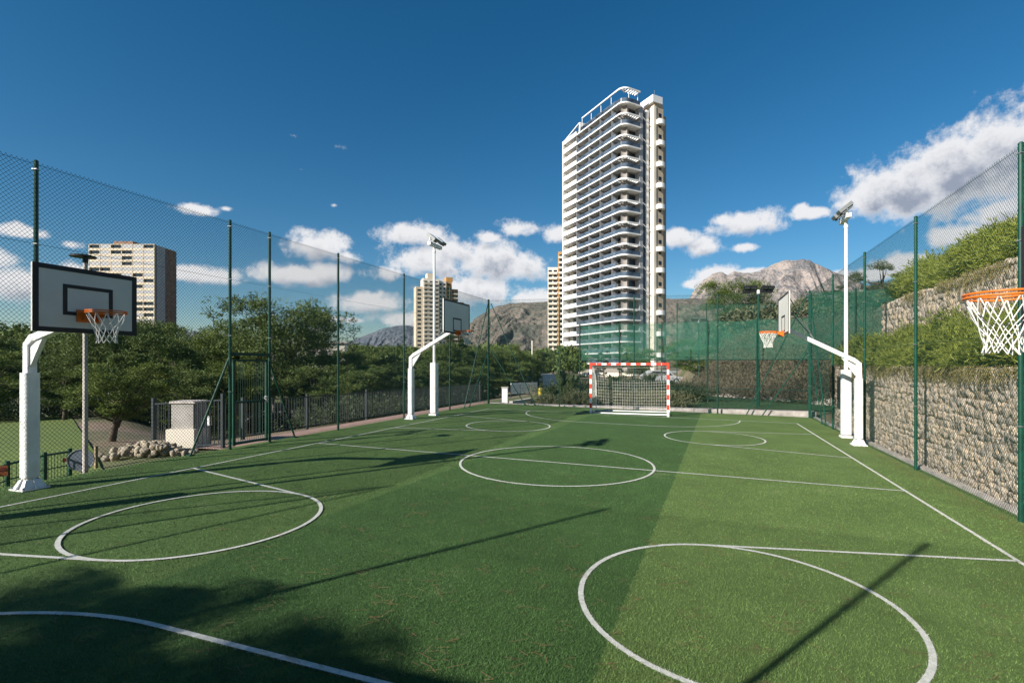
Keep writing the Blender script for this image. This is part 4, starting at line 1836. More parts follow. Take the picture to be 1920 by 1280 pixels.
def ridge(name, outline, dep, front, m, rough, nu=240, nv=70, seed=0.0, label=None):
    """hill whose crest shows along outline (pixels of the photograph) at dep metres, with a front slope of depth front"""
    us = np.linspace(outline[0][0], outline[-1][0], nu)
    vs_ = np.interp(us, [p[0] for p in outline], [p[1] for p in outline])
    V = np.zeros((nv, nu, 3))
    for j in range(nv):
        f = j / (nv - 1) * 1.35          # 0 front foot, 1 crest, 1.35 behind
        d = dep - front * (1 - f)
        for i_ in range(nu):
            top = (HORV - vs_[i_]) / FPX * dep + CAMH
            prof_ = f ** 1.15 if f <= 1 else 1 - (f - 1) * 1.2
            dd = FWD + (us[i_] - PX0) / FPX * RGT
            x, y = CAMX + dd[0] * d, CAMY + dd[1] * d
            s = rough * top
            nzv = mnoise.fractal(Vector((x / (s * 9) + seed, y / (s * 9), seed)), 0.9, 2.1, 7)
            rgd = 1 - abs(mnoise.noise(Vector((x / (s * 5) + seed, y / (s * 5), 2 + seed)))) * 2
            amp = 1.0 if f <= 1 else .6
            q3 = Vector((x / (s * 2.6) + seed, y / (s * 2.6), seed * 2))
            nzv += .55 * (mnoise.ridged_multi_fractal(q3, 1.0, 2.1, 5, 1.0, 2.0) - 1.2)
            w = math.sin(min(1, f) * math.pi) * .85 + .15
            V[j, i_] = (x, y, top * prof_ + (nzv * 1.3 + rgd * .8) * s * w * amp - 4)
    i_ = np.arange(nu * nv).reshape(nv, nu)
    Fq = np.stack([i_[:-1, :-1], i_[:-1, 1:], i_[1:, 1:], i_[1:, :-1]], -1).reshape(-1, 4)
    o = link(name, arr_mesh(name, V, Fq, [m], smooth=True))
    return tag(o, kind='structure')


M_rock = ridge_material('hazy_mountain_rock', (0.33, 0.28, 0.25), (0.14, 0.14, 0.145), .011, .40, .60)  # distance haze painted in: both tones greyed, contrast lowered
M_hill = ridge_material('scrub_hill', (0.22, 0.18, 0.15), (0.10, 0.102, 0.085), .018, .38, .60)  # greyed as well, haze put into the hill's colours
M_blue = ridge_material('hazy_blue_scrub', (0.16, 0.17, 0.185), (0.10, 0.12, 0.145), .004)  # blue of the far air put into the scrub colour
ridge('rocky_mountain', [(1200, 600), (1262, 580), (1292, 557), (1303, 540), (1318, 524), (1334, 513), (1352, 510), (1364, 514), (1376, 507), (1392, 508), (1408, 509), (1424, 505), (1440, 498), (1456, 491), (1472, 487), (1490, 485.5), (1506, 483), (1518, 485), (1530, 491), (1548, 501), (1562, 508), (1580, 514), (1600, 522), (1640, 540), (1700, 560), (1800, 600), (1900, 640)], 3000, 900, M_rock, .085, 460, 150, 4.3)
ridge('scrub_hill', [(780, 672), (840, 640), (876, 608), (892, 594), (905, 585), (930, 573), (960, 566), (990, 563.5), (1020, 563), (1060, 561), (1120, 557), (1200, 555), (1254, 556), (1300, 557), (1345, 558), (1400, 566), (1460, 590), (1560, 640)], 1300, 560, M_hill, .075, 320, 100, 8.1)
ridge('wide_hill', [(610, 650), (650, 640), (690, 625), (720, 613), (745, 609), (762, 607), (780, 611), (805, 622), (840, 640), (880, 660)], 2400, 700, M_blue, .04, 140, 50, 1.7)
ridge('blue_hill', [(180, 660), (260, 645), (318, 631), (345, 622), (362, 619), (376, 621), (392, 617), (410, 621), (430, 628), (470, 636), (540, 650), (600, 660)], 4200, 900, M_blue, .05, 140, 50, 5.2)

# ------------------------------------------------------------------ trees
M_pine1 = mat('pine_needles', (0.155, 0.20, 0.042), 0.7, 0.2, .8, island=.65, col2=(0.035, 0.066, 0.016), transl=.2)
M_pine2 = mat('bright_pine_needles', (0.19, 0.235, 0.04), 0.7, 0.2, .8, island=.65, col2=(0.055, 0.09, 0.02), transl=.22)
M_cyp = mat('dark_needles', (0.085, 0.12, 0.03), 0.7, 0.2, .8, island=.65, col2=(0.02, 0.035, 0.012), transl=.2)
M_grey = mat('olive_grey_leaf', (0.17, 0.18, 0.095), 0.7, 0.2, .8, island=.65, col2=(0.08, 0.09, 0.045), transl=.2)


def leaf_cloud(centres, radii, n_each, ll, lw, rg, squash=.8):
    """tufts of narrow leaves: n_each leaves round each centre, pointing outwards and up"""
    N = len(centres)
    d = rg.normal(0, 1, (N, n_each, 3))
    d /= np.linalg.norm(d, axis=-1, keepdims=True)
    d[..., 2] = d[..., 2] * .75 + .22
    rr = radii[:, None, None] * rg.uniform(.25, 1.0, (N, n_each, 1)) ** .6
    p = centres[:, None] + d * rr * np.array([1, 1, squash])
    ax = d + rg.normal(0, .45, (N, n_each, 3))
    ax /= np.linalg.norm(ax, axis=-1, keepdims=True)
    w = np.cross(ax, rg.normal(0, 1, (N, n_each, 3)))
    w /= np.linalg.norm(w, axis=-1, keepdims=True)
    l = ll * rg.uniform(.6, 1.3, (N, n_each, 1))
    V = np.stack([p - ax * l * .5, p + w * lw / 2, p + ax * l * .5, p - w * lw / 2], 2).reshape(-1, 3)
    return V, np.arange(len(V)).reshape(-1, 4)


def make_tree(H, R, seed, m, base=.32, blobs=11, tufts=30, leaves=64, ll=.27, lw=.062, name='pine_tree', lean=0.0, fork=True, trunk_r=.16, top=1.0, loc=(0, 0, -100)):
    rg = np.random.default_rng(seed)
    r = random.Random(seed)
    cen, rad = [], []
    bl = []
    for k in range(blobs):
        f = (k + .5) / blobs
        z = H * (base + (1 - base) * (.12 + .80 * f) * top)
        env = math.sin(math.pi * min(1, .22 + .74 * (1 - f) ** .8)) ** .7
        a = k * 2.4 + r.uniform(-.5, .5)
        rr = R * env * r.uniform(.25, .98)
        c = Vector((rr * math.cos(a) + lean * z, rr * math.sin(a), z))
        s = R * r.uniform(.25, .47) * (.65 + .5 * env)
        bl.append((c, s))
        for q in range(tufts):
            d = rg.normal(0, 1, 3)
            d /= np.linalg.norm(d)
            if d[2] < -.35:
                d[2] *= -.6
            u = s * r.uniform(.35, 1.05)
            cen.append((c.x + d[0] * u, c.y + d[1] * u, c.z + d[2] * u * .72))
            rad.append(s * r.uniform(.26, .46))
    V, Fq = leaf_cloud(np.array(cen), np.array(rad), leaves, ll, lw, rg)
    crown = arr_mesh('crown', V, Fq, [m])
    mb = MB()
    tr = [(0, 0, -.6), (.02 * H * lean * 8, .01 * H, H * .18), (lean * H * .42, -.015 * H, H * .42), (lean * H * .7, .01 * H, H * .72), (lean * H * .9, 0, H * .92)]
    mb.path(tr, [trunk_r * 1.25, trunk_r, trunk_r * .78, trunk_r * .45, trunk_r * .15], 9)
    for (c, s) in bl:
        z0_ = max(H * .16, c.z - s * 1.2 - abs(c.x) * .25)
        sp = Vector((lean * z0_, 0, z0_))
        mid = sp.lerp(c, .55) + Vector((0, 0, -.08 * H * .4))
        mb.path([sp, mid, c], [trunk_r * .42, trunk_r * .28, trunk_r * .08], 6)
    t = thing(name, loc, None, None)
    link('crown', crown, t)
    mb.build('trunk', M_bark, t, True)
    return t


protoA = make_tree(8.0, 3.3, 11, M_pine1, base=.16, blobs=13)
protoB = make_tree(8.0, 3.6, 12, M_pine2, base=.12, blobs=15)
protoC = make_tree(8.0, 2.8, 13, M_pine1, base=.22, blobs=11)
protoD = make_tree(8.0, 1.3, 14, M_cyp, base=.06, blobs=12, tufts=22, ll=.22)
protoE = make_tree(4.6, 2.5, 15, M_pine2, base=.24, blobs=14, tufts=28, leaves=76, ll=.17, lw=.036, lean=.24, trunk_r=.15)
protoG = make_tree(5.0, 2.4, 16, M_grey, base=.20, blobs=10, tufts=22, leaves=40, ll=.20, lw=.04, name='olive_tree')
protoF = make_tree(9.0, 4.3, 17, M_pine1, base=.16, blobs=20, tufts=28)
PROTO = {'A': (protoA, 8.0), 'B': (protoB, 8.0), 'C': (protoC, 8.0), 'D': (protoD, 8.0), 'E': (protoE, 4.6), 'G': (protoG, 5.0), 'F': (protoF, 9.0)}
used = set()
# (kind, u, v of the top, metres ahead, width in pixels or 0, label, group)
TREES = [
    ('E', 205, 692, 15.0, 0, 'bright green pine with a leaning forked trunk just outside the left fence', None),
    ('F', 215, 604, 30, 0, 'large dark pine rising behind the street lamp and left hoop', None),
    ('A', 330, 640, 27, 0, 'dark pine just right of the cream apartment block', None),
    ('F', 545, 577, 31, 0, 'tallest pine on the left, its head above the fence gate against the sky', None),
    ('B', 455, 615, 34, 0, 'yellowish green pine close left of the tallest pine', None),
    ('B', 400, 642, 32, 0, 'bushy light green pine left of the fence gate', None),
    ('A', 625, 668, 33, 0, 'dark pine behind the railing, next to the pale villa', None),
    ('B', 672, 668, 38, 0, 'lighter pine between the two tall green posts right of the gate', None),
    ('C', 735, 672, 36, 0, 'dark pine behind the railing near the post left of the far hoop', None),
    ('A', 780, 662, 44, 0, 'pine just behind the padded foot of the far left mast', None),
    ('A', 590, 690, 29, 0, 'shaded low pine right behind the dark railing', None),
    ('C', 700, 690, 30, 0, 'shaded pine over the pale garden wall', None),
    ('D', 862, 622, 46, 0, 'tall dark conifer under the far left backboard', None),
    ('A', 838, 650, 44, 0, 'pine between the white mast and far left backboard', None),
    ('F', 905, 655, 50, 0, 'pine seen through the legs of the braced corner post', None),
    ('B', 938, 652, 56, 0, 'rounded yellow green pine right of the braced corner post', None),
    ('B', 985, 664, 60, 0, 'flat topped pine left of the thin beige lamp post', None),
    ('A', 960, 682, 50, 0, 'dark pine above the white hoarding', None),
    ('C', 1018, 660, 70, 0, 'slim pine at the foot of the cream and orange tower', None),
    ('D', 1010, 668, 62, 0, 'dark conifer behind the thin beige lamp post', None),
    ('A', 20, 655, 36, 0, 'dark pine at the left edge beyond the lawn', None),
    ('A', -60, 640, 34, 0, 'pine half outside the left edge of the photo', None),
    ('B', 105, 640, 44, 0, 'light green pine behind the pole of the nearest hoop', None),
    ('C', 150, 650, 33, 0, 'pine in shade right behind the street lamp post', None),
    ('A', 60, 634, 60, 0, 'farther pine behind the nearest backboard', None),
    ('A', 290, 612, 48, 0, 'tall pine in front of the shaded side of the cream block', None),
    ('A', 370, 668, 50, 0, 'distant pine under the blue hill', None),
    ('B', -20, 668, 27, 0, 'pine at the very left edge on the near side of the lawn', None),
    ('F', -150, 640, 30, 0, 'pine beyond the left edge of the photo by the lawn', None),
    ('A', 120, 668, 27, 0, 'low dark pine between the nearest hoop and street lamp', None),
    ('B', 185, 655, 36, 0, 'light pine just right of the street lamp, in the second row', None),
    ('A', 345, 700, 24, 0, 'low shaded pine directly behind the concrete cabinet', None),
    ('B', 420, 690, 27, 0, 'low pine behind the left post of the gate', None),
    ('A', 655, 700, 28, 0, 'low dark pine behind the railing between two tall posts', None),
    ('C', 760, 690, 33, 0, 'dark pine close behind the far left hoop', None),
    ('A', 815, 680, 40, 0, 'dark pine at the foot of the stepped tower', None),
    ('A', 885, 690, 42, 0, 'low dark pine left of the braced corner post', None),
    ('A', 925, 700, 46, 0, 'low shaded pine behind the braces of the corner post', None),
    ('G', 1185, 694, 33, 0, 'small olive tree inside the view of the goal', None),
    ('F', 1376, 532, 52, 0, 'round green tree standing on the hillside before the mountain', None),
    ('G', 1440, 568, 46, 0, 'grey green bushy tree on the hillside below the dark floodlights', None),
    ('G', 1500, 570, 40, 0, 'grey green tree beside the sunlit backboard seen edge on', None),
    ('G', 1340, 600, 50, 0, 'greyish tree low on the hillside right of the white tower', None),
    ('B', 1555, 574, 38, 0, 'green tree behind the braced right corner post', None),
    ('A', 1595, 548, 36, 0, 'dark tree behind the right white mast', None),
    ('G', 1655, 494, 30, 0, 'loose grey green tree against the sky above the upper stone wall', None),
    ('G', 1610, 535, 33, 0, 'bushy olive tree left of the upper stone wall', None),
    ('B', 1310, 655, 40, 0, 'yellow green tree behind the right post of the goal', None),
    ('B', 1278, 640, 60, 0, 'pale green tree at the foot of the white tower on its right', None),
    ('D', 1165, 640, 75, 0, 'narrow conifer in front of the tower podium', None),
    ('D', 1132, 655, 70, 0, 'shorter narrow conifer left of another before the tower podium', None),
    ('B', 1200, 655, 62, 0, 'rounded tree before the tower podium', None),
]
for (k, u, v, dep, wpx, label, grp) in TREES:
    p0_ = at(u, v, dep)
    zb = terr(p0_.x, p0_.y) - .1
    src, h0 = PROTO[k]
    h = max(1.5, p0_.z - zb)
    s = h / (h0 * .97)
    sxy = min(max(s, .62), 1.6)
    if k == 'D':
        sxy = s
    rz = (u * 1.7 + v) % 6.28
    if k == 'E':
        rz = YAW + .1
    if k not in used:
        used.add(k)
        o = src
        o.location = (p0_.x, p0_.y, zb)
        o.rotation_euler = (0, 0, rz)
        o.scale = (sxy, sxy, s)
    else:
        o = dup(src, (p0_.x, p0_.y, zb), rz, scale=(sxy, sxy, s))
    o['label'] = label
    o['category'] = 'tree'
    o['group'] = 'pines and other trees round the court'
# two unused-in-view sources would stay far below: none is left over
for k, (src, h0) in PROTO.items():
    assert k in used, k


# far woods: crowns that read as one mass
def far_wood(name, spots, m, seed, label, hr=(5, 9)):
    rg = np.random.default_rng(seed)
    VV, FF, nb_ = [], [], 0
    for (x, y, h, R) in spots:
        n = 20
        d = rg.normal(0, 1, (n, 3))
        d /= np.linalg.norm(d, axis=1)[:, None]
        d[:, 2] = np.abs(d[:, 2]) * .9 - .1
        c = np.array([x, y, terr(x, y) + h * .55]) + d * np.array([R, R, h * .42]) * rg.uniform(.5, 1, (n, 1))
        V, Fq = leaf_cloud(c, np.full(n, R * .48), 34, R * .24, R * .11, rg)
        VV.append(V)
        FF.append(Fq + nb_)
        nb_ += len(V)
    return tag(link(name, arr_mesh(name, np.concatenate(VV), np.concatenate(FF), [m])), label, 'wood', kind='stuff')


spots = []
rw = random.Random(21)
for k in range(520):
    dep = rw.uniform(50, 190)
    u = rw.uniform(-500, 1080)
    p = at(u, 640, dep)
    if dep < 72 and 420 < u < 560:
        continue
    if 940 < u < 1065 and dep < 85:
        continue
    h = rw.uniform(5.5, 9) * (1.0 if dep > 90 else .85)
    spots.append((p.x, p.y, h, rw.uniform(2.4, 4.2)))
far_wood('pine_wood', spots, M_pine1, 31, 'far pine wood on the ridge beyond the left fence')
spots = []
for k in range(150):
    dep = rw.uniform(34, 110)
    u = rw.uniform(1285, 1900)
    p = at(u, 640, dep)
    if p.x - hill_edge(p.y) < 3.0 or (p.x < 14 and p.y < 16) or u > 1690:
        continue
    spots.append((p.x, p.y, rw.uniform(1.4, 3.0) * (1 if u < 1560 else .5), rw.uniform(1.0, 2.0)))
far_wood('hillside_scrub', spots, M_grey, 32, 'grey green scrub covering the hillside behind the green net')


# dry brush bank behind the neighbouring court
def brush(name, pts, n, m, label, hl=(.5, 1.1), seed=1, spread=.6, ll=.12, lw=.02):
    rg = np.random.default_rng(seed)
    pts = np.array(pts, float)
    i_ = rg.integers(0, len(pts) - 1, n)
    f = rg.uniform(0, 1, n)
    P = pts[i_] * (1 - f)[:, None] + pts[i_ + 1] * f[:, None]
    P = P + rg.normal(0, spread, (n, 2))
    z = terrain_np(P[:, 0], P[:, 1]) + rg.uniform(0, .3, n)
    D = np.stack([rg.normal(0, .5, n), rg.normal(-.2, .5, n), rg.uniform(.3, 1.2, n)], -1)
    D /= np.linalg.norm(D, axis=1)[:, None]
    V, Fq = sprigs(np.column_stack([P, z]), D, rg.uniform(*hl, n), 12, lw, ll, rg, .1)
    return tag(link(name, arr_mesh(name, V, Fq, [m])), label, 'bushes', kind='stuff')


M_brown = mat('dry_brush_twig', (0.165, 0.135, 0.09), 0.9, 0.2, 2, island=.7, col2=(0.075, 0.065, 0.045))
brush('dry_brush', [(2.6, 26.5), (4.5, 24.6), (6.4, 22.6), (8.4, 20.6), (10.5, 18.6), (12.6, 16.6)], 5200, M_brown, 'brown dry brush on the bank behind the neighbouring court', (.5, 1.3), 5, .9, .2, .035)
brush('dry_brush', [(5, 28), (8, 25.5), (11, 22), (14.5, 19)], 3600, M_brown, 'brown dry brush higher up on the bank behind the green net', (.6, 1.3), 6, 1.0, .2, .035)
M_hedge = mat('hedge_leaf', (0.075, 0.10, 0.035), 0.6, 0.2, 2, island=.7, col2=(0.03, 0.045, 0.018), transl=.2)
M_hedge2 = mat('variegated_hedge_leaf', (0.25, 0.245, 0.13), 0.7, 0.2, 2, island=.7, col2=(0.095, 0.115, 0.05), transl=.2)
brush('hedge_plants', [(-3.6, 15.2), (-1.6, 15.6), (.6, 15.4), (1.6, 15.2)], 3200, M_hedge2, 'low mixed hedge plants right behind the goal', (.35, .75), 7, .42, .11, .03)
brush('hedge_plants', [(-6.0, 20), (-3.0, 19.4), (0, 20), (2.2, 19)], 3600, M_hedge, 'taller dark hedge plants seen through the goal net', (.6, 1.2), 8, .6, .15, .035)
brush('hedge_plants', [(-5.6, 16.3), (-4.6, 15.2), (-3.5, 14.5)], 1500, M_hedge2, 'low shrubs beside the pale ramp kerb left of the goal', (.10, .26), 9, .30, .09, .03)


ug = [(-13.5, 9.5), (-14.5, 13), (-15.5, 17), (-16.0, 22), (-17, 27), (-17.5, 33)]
brush('undergrowth', ug, 4200, M_hedge, 'green undergrowth beneath the pines behind the railing', (.5, 1.3), 11, 1.1, .2, .045)
ug = [(-40, 4), (-36, 9), (-31, 13), (-26, 15), (-21, 14)]
brush('undergrowth', ug, 3600, M_hedge, 'green undergrowth at the far end of the lawn', (.6, 1.5), 12, 1.6, .25, .055)


# broad-leaved garden plants with arching leaves
def strelitzia(x, y, h, n, label, seed):
    r = random.Random(seed)
    t = thing('garden_palm', (x, y, terr(x, y)), label, 'garden plant', 'broad leaved plants near the goal')
    for k in range(n):
        a = 2 * math.pi * k / n + r.uniform(-.3, .3)
        L = h * r.uniform(.8, 1.15)
        out = r.uniform(.15, .42)
        mb = MB()
        pts = []
        for q in range(7):
            f = q / 6
            rr = L * out * f ** 1.8
            pts.append(Vector((rr * math.cos(a), rr * math.sin(a), L * (f - .22 * f ** 3))))
        mb.path(pts[:4], [.022, .018, .014, .01], 5)
        wid = [0, .02, .03, .12, .17, .12, .01]
        s = Vector((-math.sin(a), math.cos(a), 0))
        for q in range(3, 6):
            p, p2 = pts[q], pts[q + 1]
            up = Vector((0, 0, .04))
            mb.add([p - s * wid[q] + up, p, p2, p2 - s * wid[q + 1] + up], [(0, 1, 2, 3)])
            mb.add([p, p + s * wid[q] + up, p2 + s * wid[q + 1] + up, p2], [(0, 1, 2, 3)])
        mb.build('leaf', M_hedge, t)
    return t


for (u, v, d, h, n, lab) in ((1052, 745, 27.5, 2.0, 14, 'tall arching broad leaved plant left of the goal'), (1072, 742, 29, 1.9, 12, 'second arching broad leaved plant, nearer to the goal'),
                             (1038, 750, 26, 1.1, 10, 'small arching plant at the ramp kerb'), (1150, 752, 30, 1.7, 12, 'arching plant seen through the left half of the goal net'),
                             (1218, 745, 31, 1.9, 12, 'arching plant seen through the right half of the goal net')):
    p = at(u, v, d)
    strelitzia(p.x, p.y, h, n, lab, int(u))

# ------------------------------------------------------------------ neighbouring court's fence with its green windbreak net
M_shade = net_mat('green_windbreak_net', (0.04, 0.21, 0.135), .45)
M_shade2 = net_mat('thin_windbreak_net', (0.03, 0.16, 0.10), .38)


def net_fence(name, a, b, zb, zt, npost, ground_z, label, m, short=None):
    t = thing(name, (a[0], a[1], ground_z), label, 'fence', 'windbreak fences of the neighbouring court')
    A, B = Vector((0, 0, 0)), Vector((b[0] - a[0], b[1] - a[1], 0))
    for k in range(npost):
        p = A.lerp(B, k / (npost - 1))
        mb = MB()
        mb.tube(p + Vector((0, 0, -.6)), p + Vector((0, 0, zt - ground_z + .05)), .035, n=8)
        mb.build('post', M_green, t)
    nsx, nsz = 40, 8
    rg = np.random.default_rng(int(abs(a[0] * 10)) + 3)
    vs = []
    L = B.length
    nrm = Vector((-B.y, B.x, 0)).normalized()
    for j in range(nsz + 1):
        for i_ in range(nsx + 1):
            f = i_ / nsx
            wav = .05 * math.sin(f * 19) * math.sin(j * .9) + .03 * math.sin(f * 43 + j)
            sagz = -.06 * abs(math.sin(f * math.pi * (npost - 1))) * (j / nsz)
            p = A.lerp(B, f) + nrm * (.05 + wav)
            vs.append((p.x, p.y, (zb - ground_z) + (zt - zb) * j / nsz + sagz))
    V = np.array(vs)
    i2 = np.arange(len(V)).reshape(nsz + 1, nsx + 1)
    Fq = np.stack([i2[:-1, :-1], i2[:-1, 1:], i2[1:, 1:], i2[1:, :-1]], -1).reshape(-1, 4)
    link('windbreak_net', arr_mesh('windbreak_net', V, Fq, [m], smooth=True), t)
    mb = MB()
    mb.tube(A + Vector((0, 0, zb - ground_z)), B + Vector((0, 0, zb - ground_z)), .022, n=6)
    mb.build('rail', M_green, t)
    mb = MB()
    mb.tube(A + Vector((0, 0, zt - ground_z)), B + Vector((0, 0, zt - ground_z)), .008, n=5)
    mb.build('top_wire', M_wire, t)
    if short:
        for z in (.1, short * .5, short):
            mb = MB()
            mb.tube(A + Vector((0, 0, z)), B + Vector((0, 0, z)), .012, n=5)
            mb.build('panel_wire', M_green, t)
        nb_ = int(L / .2)
        mb = MB()
        for k in range(nb_):
            p = A.lerp(B, (k + .5) / nb_)
            mb.tube(p, p + Vector((0, 0, short)), .004, n=3, caps=False)
        o = mb.build('panel_bars', M_wire, t)
        o['kind'] = 'stuff'
    return t


net_fence('windbreak_fence', (-3.6, 16.8), (7.4, 15.6), 2.24, 4.15, 6, -.12, 'green windbreak net on posts right behind the far end of the court', M_shade, .95)
net_fence('windbreak_fence', (7.4, 15.6), (12.6, 15.0), 2.24, 5.3, 4, -.12, 'taller green windbreak net behind the right corner of the court', M_shade)
net_fence('windbreak_fence', (1.0, 27.4), (9.0, 30.0), 2.6, 6.4, 5, -.1, 'farther thin green net on the hillside side of the neighbouring court', M_shade2)
# leaning stays of the net posts
for (A, B, lab) in ((at(1602, 578, 25.4), at(1545, 640, 25.0), 'left of two leaning green stays of the windbreak net'), (at(1598, 570, 25.6), at(1632, 640, 25.3), 'right of two leaning green stays of the windbreak net')):
    mb = MB()
    mb.tube(A, B, .03, n=6)
    o = mb.build('net_stay', M_green)
    tag(o, lab, 'fence stay', 'leaning stays of the windbreak net')


# green floodlight columns of the neighbouring court
def court_light(u, vtop, vbase_z, dep, label, pole_m, dark=True, s=1.0):
    p = at(u, vtop, dep)
    t = thing('court_floodlight', (p.x, p.y, vbase_z), label, 'floodlight', 'floodlights of the neighbouring court')
    h = p.z - vbase_z
    mb = MB()
    mb.tube((0, 0, -.4), (0, 0, h - .1), .06 * s, .05 * s, n=10)
    mb.build('pole', pole_m, t)
    mb = MB()
    mb.tube((0, 0, h - .12), (0, 0, h + .06), .075 * s, n=10)
    mb.build('pole_cap', M_white, t)
    for q in (-1, 1):
        c = Vector((RGT[0] * q * .42 * s, RGT[1] * q * .42 * s, h + .10))
        R = Matrix.Rotation(YAW, 3, 'Z') @ Matrix.Rotation(math.radians(-38), 3, 'X') @ Matrix.Rotation(q * .08, 3, 'Z')
        mb = MB()
        mb.box(c, (.62 * s, .40 * s, .09 * s), rot=R)
        mb.box(c + Vector((0, 0, -.12 * s)), (.66 * s, .05, .05), rz=YAW)
        lp = mb.build('lamp', M_black if dark else M_light_body, t)
        mb = MB()
        for kx in (-1, 1):
            for ky in (-1, 1):
                mb.box(c + R @ Vector((kx * .15 * s, ky * .09 * s, -.05 * s)), (.24 * s, .13 * s, .01), rot=R)
        mb.build('lens', M_lens if not dark else M_light_body, lp)
    return t


court_light(1422, 546, -.12, 24.2, 'dark double floodlight on a green column behind the far fence', M_green)
court_light(1310, 602, -.1, 37, 'small pale double floodlight on a green column right of the white tower', M_green, False, .8)
court_light(1616, 572, .3, 33, 'double floodlight seen through the green net beside the right mast', M_green, False)
# low tan retaining wall by the neighbouring court
t = thing('retaining_wall', (8.2, 18.9, -.1), 'low tan retaining wall of upright boards behind the right corner post', 'retaining wall')
for k in range(16):
    q = MB()
    hh = .25 + .07 * k
    q.box((k * .235, -k * .235, hh / 2), (.30, .12, hh), rz=-math.pi / 4)
    q.build('board', M_creamlt if k % 3 else M_kerb, t)
t = thing('stone_edging', (2.0, 25.7, -.05), 'line of pale edging blocks at the back of the neighbouring court', 'edging')
eb = MB()
eb.box((0, 0, .12), (.40, .16, .24), rz=-math.atan2(5.6, 5.7))
e0 = None
for k in range(18):
    if e0 is None:
        e0 = eb.build('block', M_kerb, t)
        continue
    c = e0.copy()
    C.objects.link(c)
    c.parent = t
    c.location = (k * .318, -k * .316, 0)

# ------------------------------------------------------------------ left side: path, railing, lamps, cabinet, rocks
RP = [(-10.22, -.86), (-10.5, 1.9), (-10.75, 4.75), (-10.85, 8.2), (-10.95, 12), (-11.1, 16), (-11.3, 20.5)]
rail = thing('metal_railing', (RP[0][0], RP[0][1], terr(*RP[0])), 'dark grey vertical bar railing along the far side of the paved path', 'railing')
ORG = Vector((RP[0][0], RP[0][1], terr(*RP[0])))
RH = 1.24
M_bar = M_grey_rail
barmesh = MB()
barmesh.tube((0, 0, .10), (0, 0, RH - .06), .010, n=4)
nbar = 0
bar0 = None
for k in range(len(RP)):
    p = Vector((*RP[k], terr(*RP[k]) + .04)) - ORG
    mb = MB()
    mb.box(p + Vector((0, 0, RH / 2)), (.075, .075, RH + .12))
    mb.build('post', M_bar, rail)
    if k < len(RP) - 1:
        p2 = Vector((*RP[k + 1], terr(*RP[k + 1]) + .04)) - ORG
        for z in (.12, RH - .06):
            mb = MB()
            mb.tube(p + Vector((0, 0, z)), p2 + Vector((0, 0, z)), .022, n=4)
            mb.build('rail', M_bar, rail)
        n = int((p2 - p).length / .125)
        for q in range(1, n):
            c_ = p.lerp(p2, q / n)
            if bar0 is None:
                bar0 = barmesh.build('bar', M_bar, rail)
                bar0.location = c_
            else:
                c = bar0.copy()
                C.objects.link(c)
                c.parent = rail
                c.location = c_
# end return of the railing towards the fence
ep = [Vector((-10.18, -.9, terr(-10.2, -.9) + .04)), Vector((-8.1, -.72, terr(-8.1, -.7) + .04))]
rr_ = thing('railing_panel', ep[0], 'short grey railing panel in front of the concrete cabinet', 'railing')
d_ = ep[1] - ep[0]
for (f) in (0.0, 1.0):
    mb = MB()
    mb.box(d_ * f + Vector((0, 0, RH / 2 + .02)), (.07, .07, RH + .1))
    mb.build('post', M_bar, rr_)
for z in (.1, RH - .08):
    mb = MB()
    mb.tube(Vector((0, 0, z)), d_ + Vector((0, 0, z)), .02, n=4)
    mb.build('rail', M_bar, rr_)
for q in range(1, 17):
    c = bar0.copy()
    C.objects.link(c)
    c.parent = rr_
    c.location = d_ * (q / 17)

# concrete cabinet
cp = at(352, 842, 12.3)
zc0 = terr(cp.x, cp.y)
cab = thing('utility_cabinet', (cp.x, cp.y, zc0), 'white concrete utility cabinet on a wider base behind the railing', 'utility cabinet', rz=.42)
mb = MB()
mb.bbox((0, 0, .26), (.66, .62, .62), .015, 1)
mb.build('base', M_creamlt, cab)
mb = MB()
mb.bbox((.02, .02, .88), (.54, .5, .64), .015, 1)
mb.build('cabinet_body', M_concrete, cab)
mb = MB()
mb.bbox((.02, .02, 1.22), (.60, .56, .05), .012, 1)
mb.build('lid', M_kerb, cab)

# bollard lamp
bp_ = at(393, 825, 14.6)
bl = thing('bollard_light', (bp_.x, bp_.y, terr(bp_.x, bp_.y)), 'short dark bollard with a white cylindrical lamp head by the path', 'bollard light')
mb = MB()
mb.tube((0, 0, 0), (0, 0, .62), .045, n=10)
mb.build('post', M_black, bl)
mb = MB()
mb.tube((0, 0, .62), (0, 0, .86), .055, n=12)
mb.build('lamp_head', M_white, bl)
mb = MB()
mb.tube((0, 0, .86), (0, 0, .90), .06, .03, n=12)
mb.build('cap', M_galv, bl)


def street_lamp(u, vtop, dep, label, disc=True, r=.05, m=M_concrete, arm=False):
    p = at(u, vtop, dep)
    zb = terr(p.x, p.y)
    t = thing('street_lamp', (p.x, p.y, zb), label, 'street lamp', 'lamp posts beyond the left fence')
    h = p.z - zb
    mb = MB()
    mb.tube((0, 0, -.2), (0, 0, h), r, r * .8, n=12)
    mb.build('post', m, t)
    mb = MB()
    if disc:
        mb.path([(0, 0, h - .08), (0, 0, h + .06)], [.04, .04], 8)
        mb.path([(-.06, 0, h + .03), (-.06, 0, h + .04), (-.06, 0, h + .06), (-.06, 0, h + .085)], [.19, .19, .17, .05], 24)
    else:
        mb.box((0, .12, h + .03), (.16, .5, .07))
    mb.build('lamp_head', M_black, t)
    return t


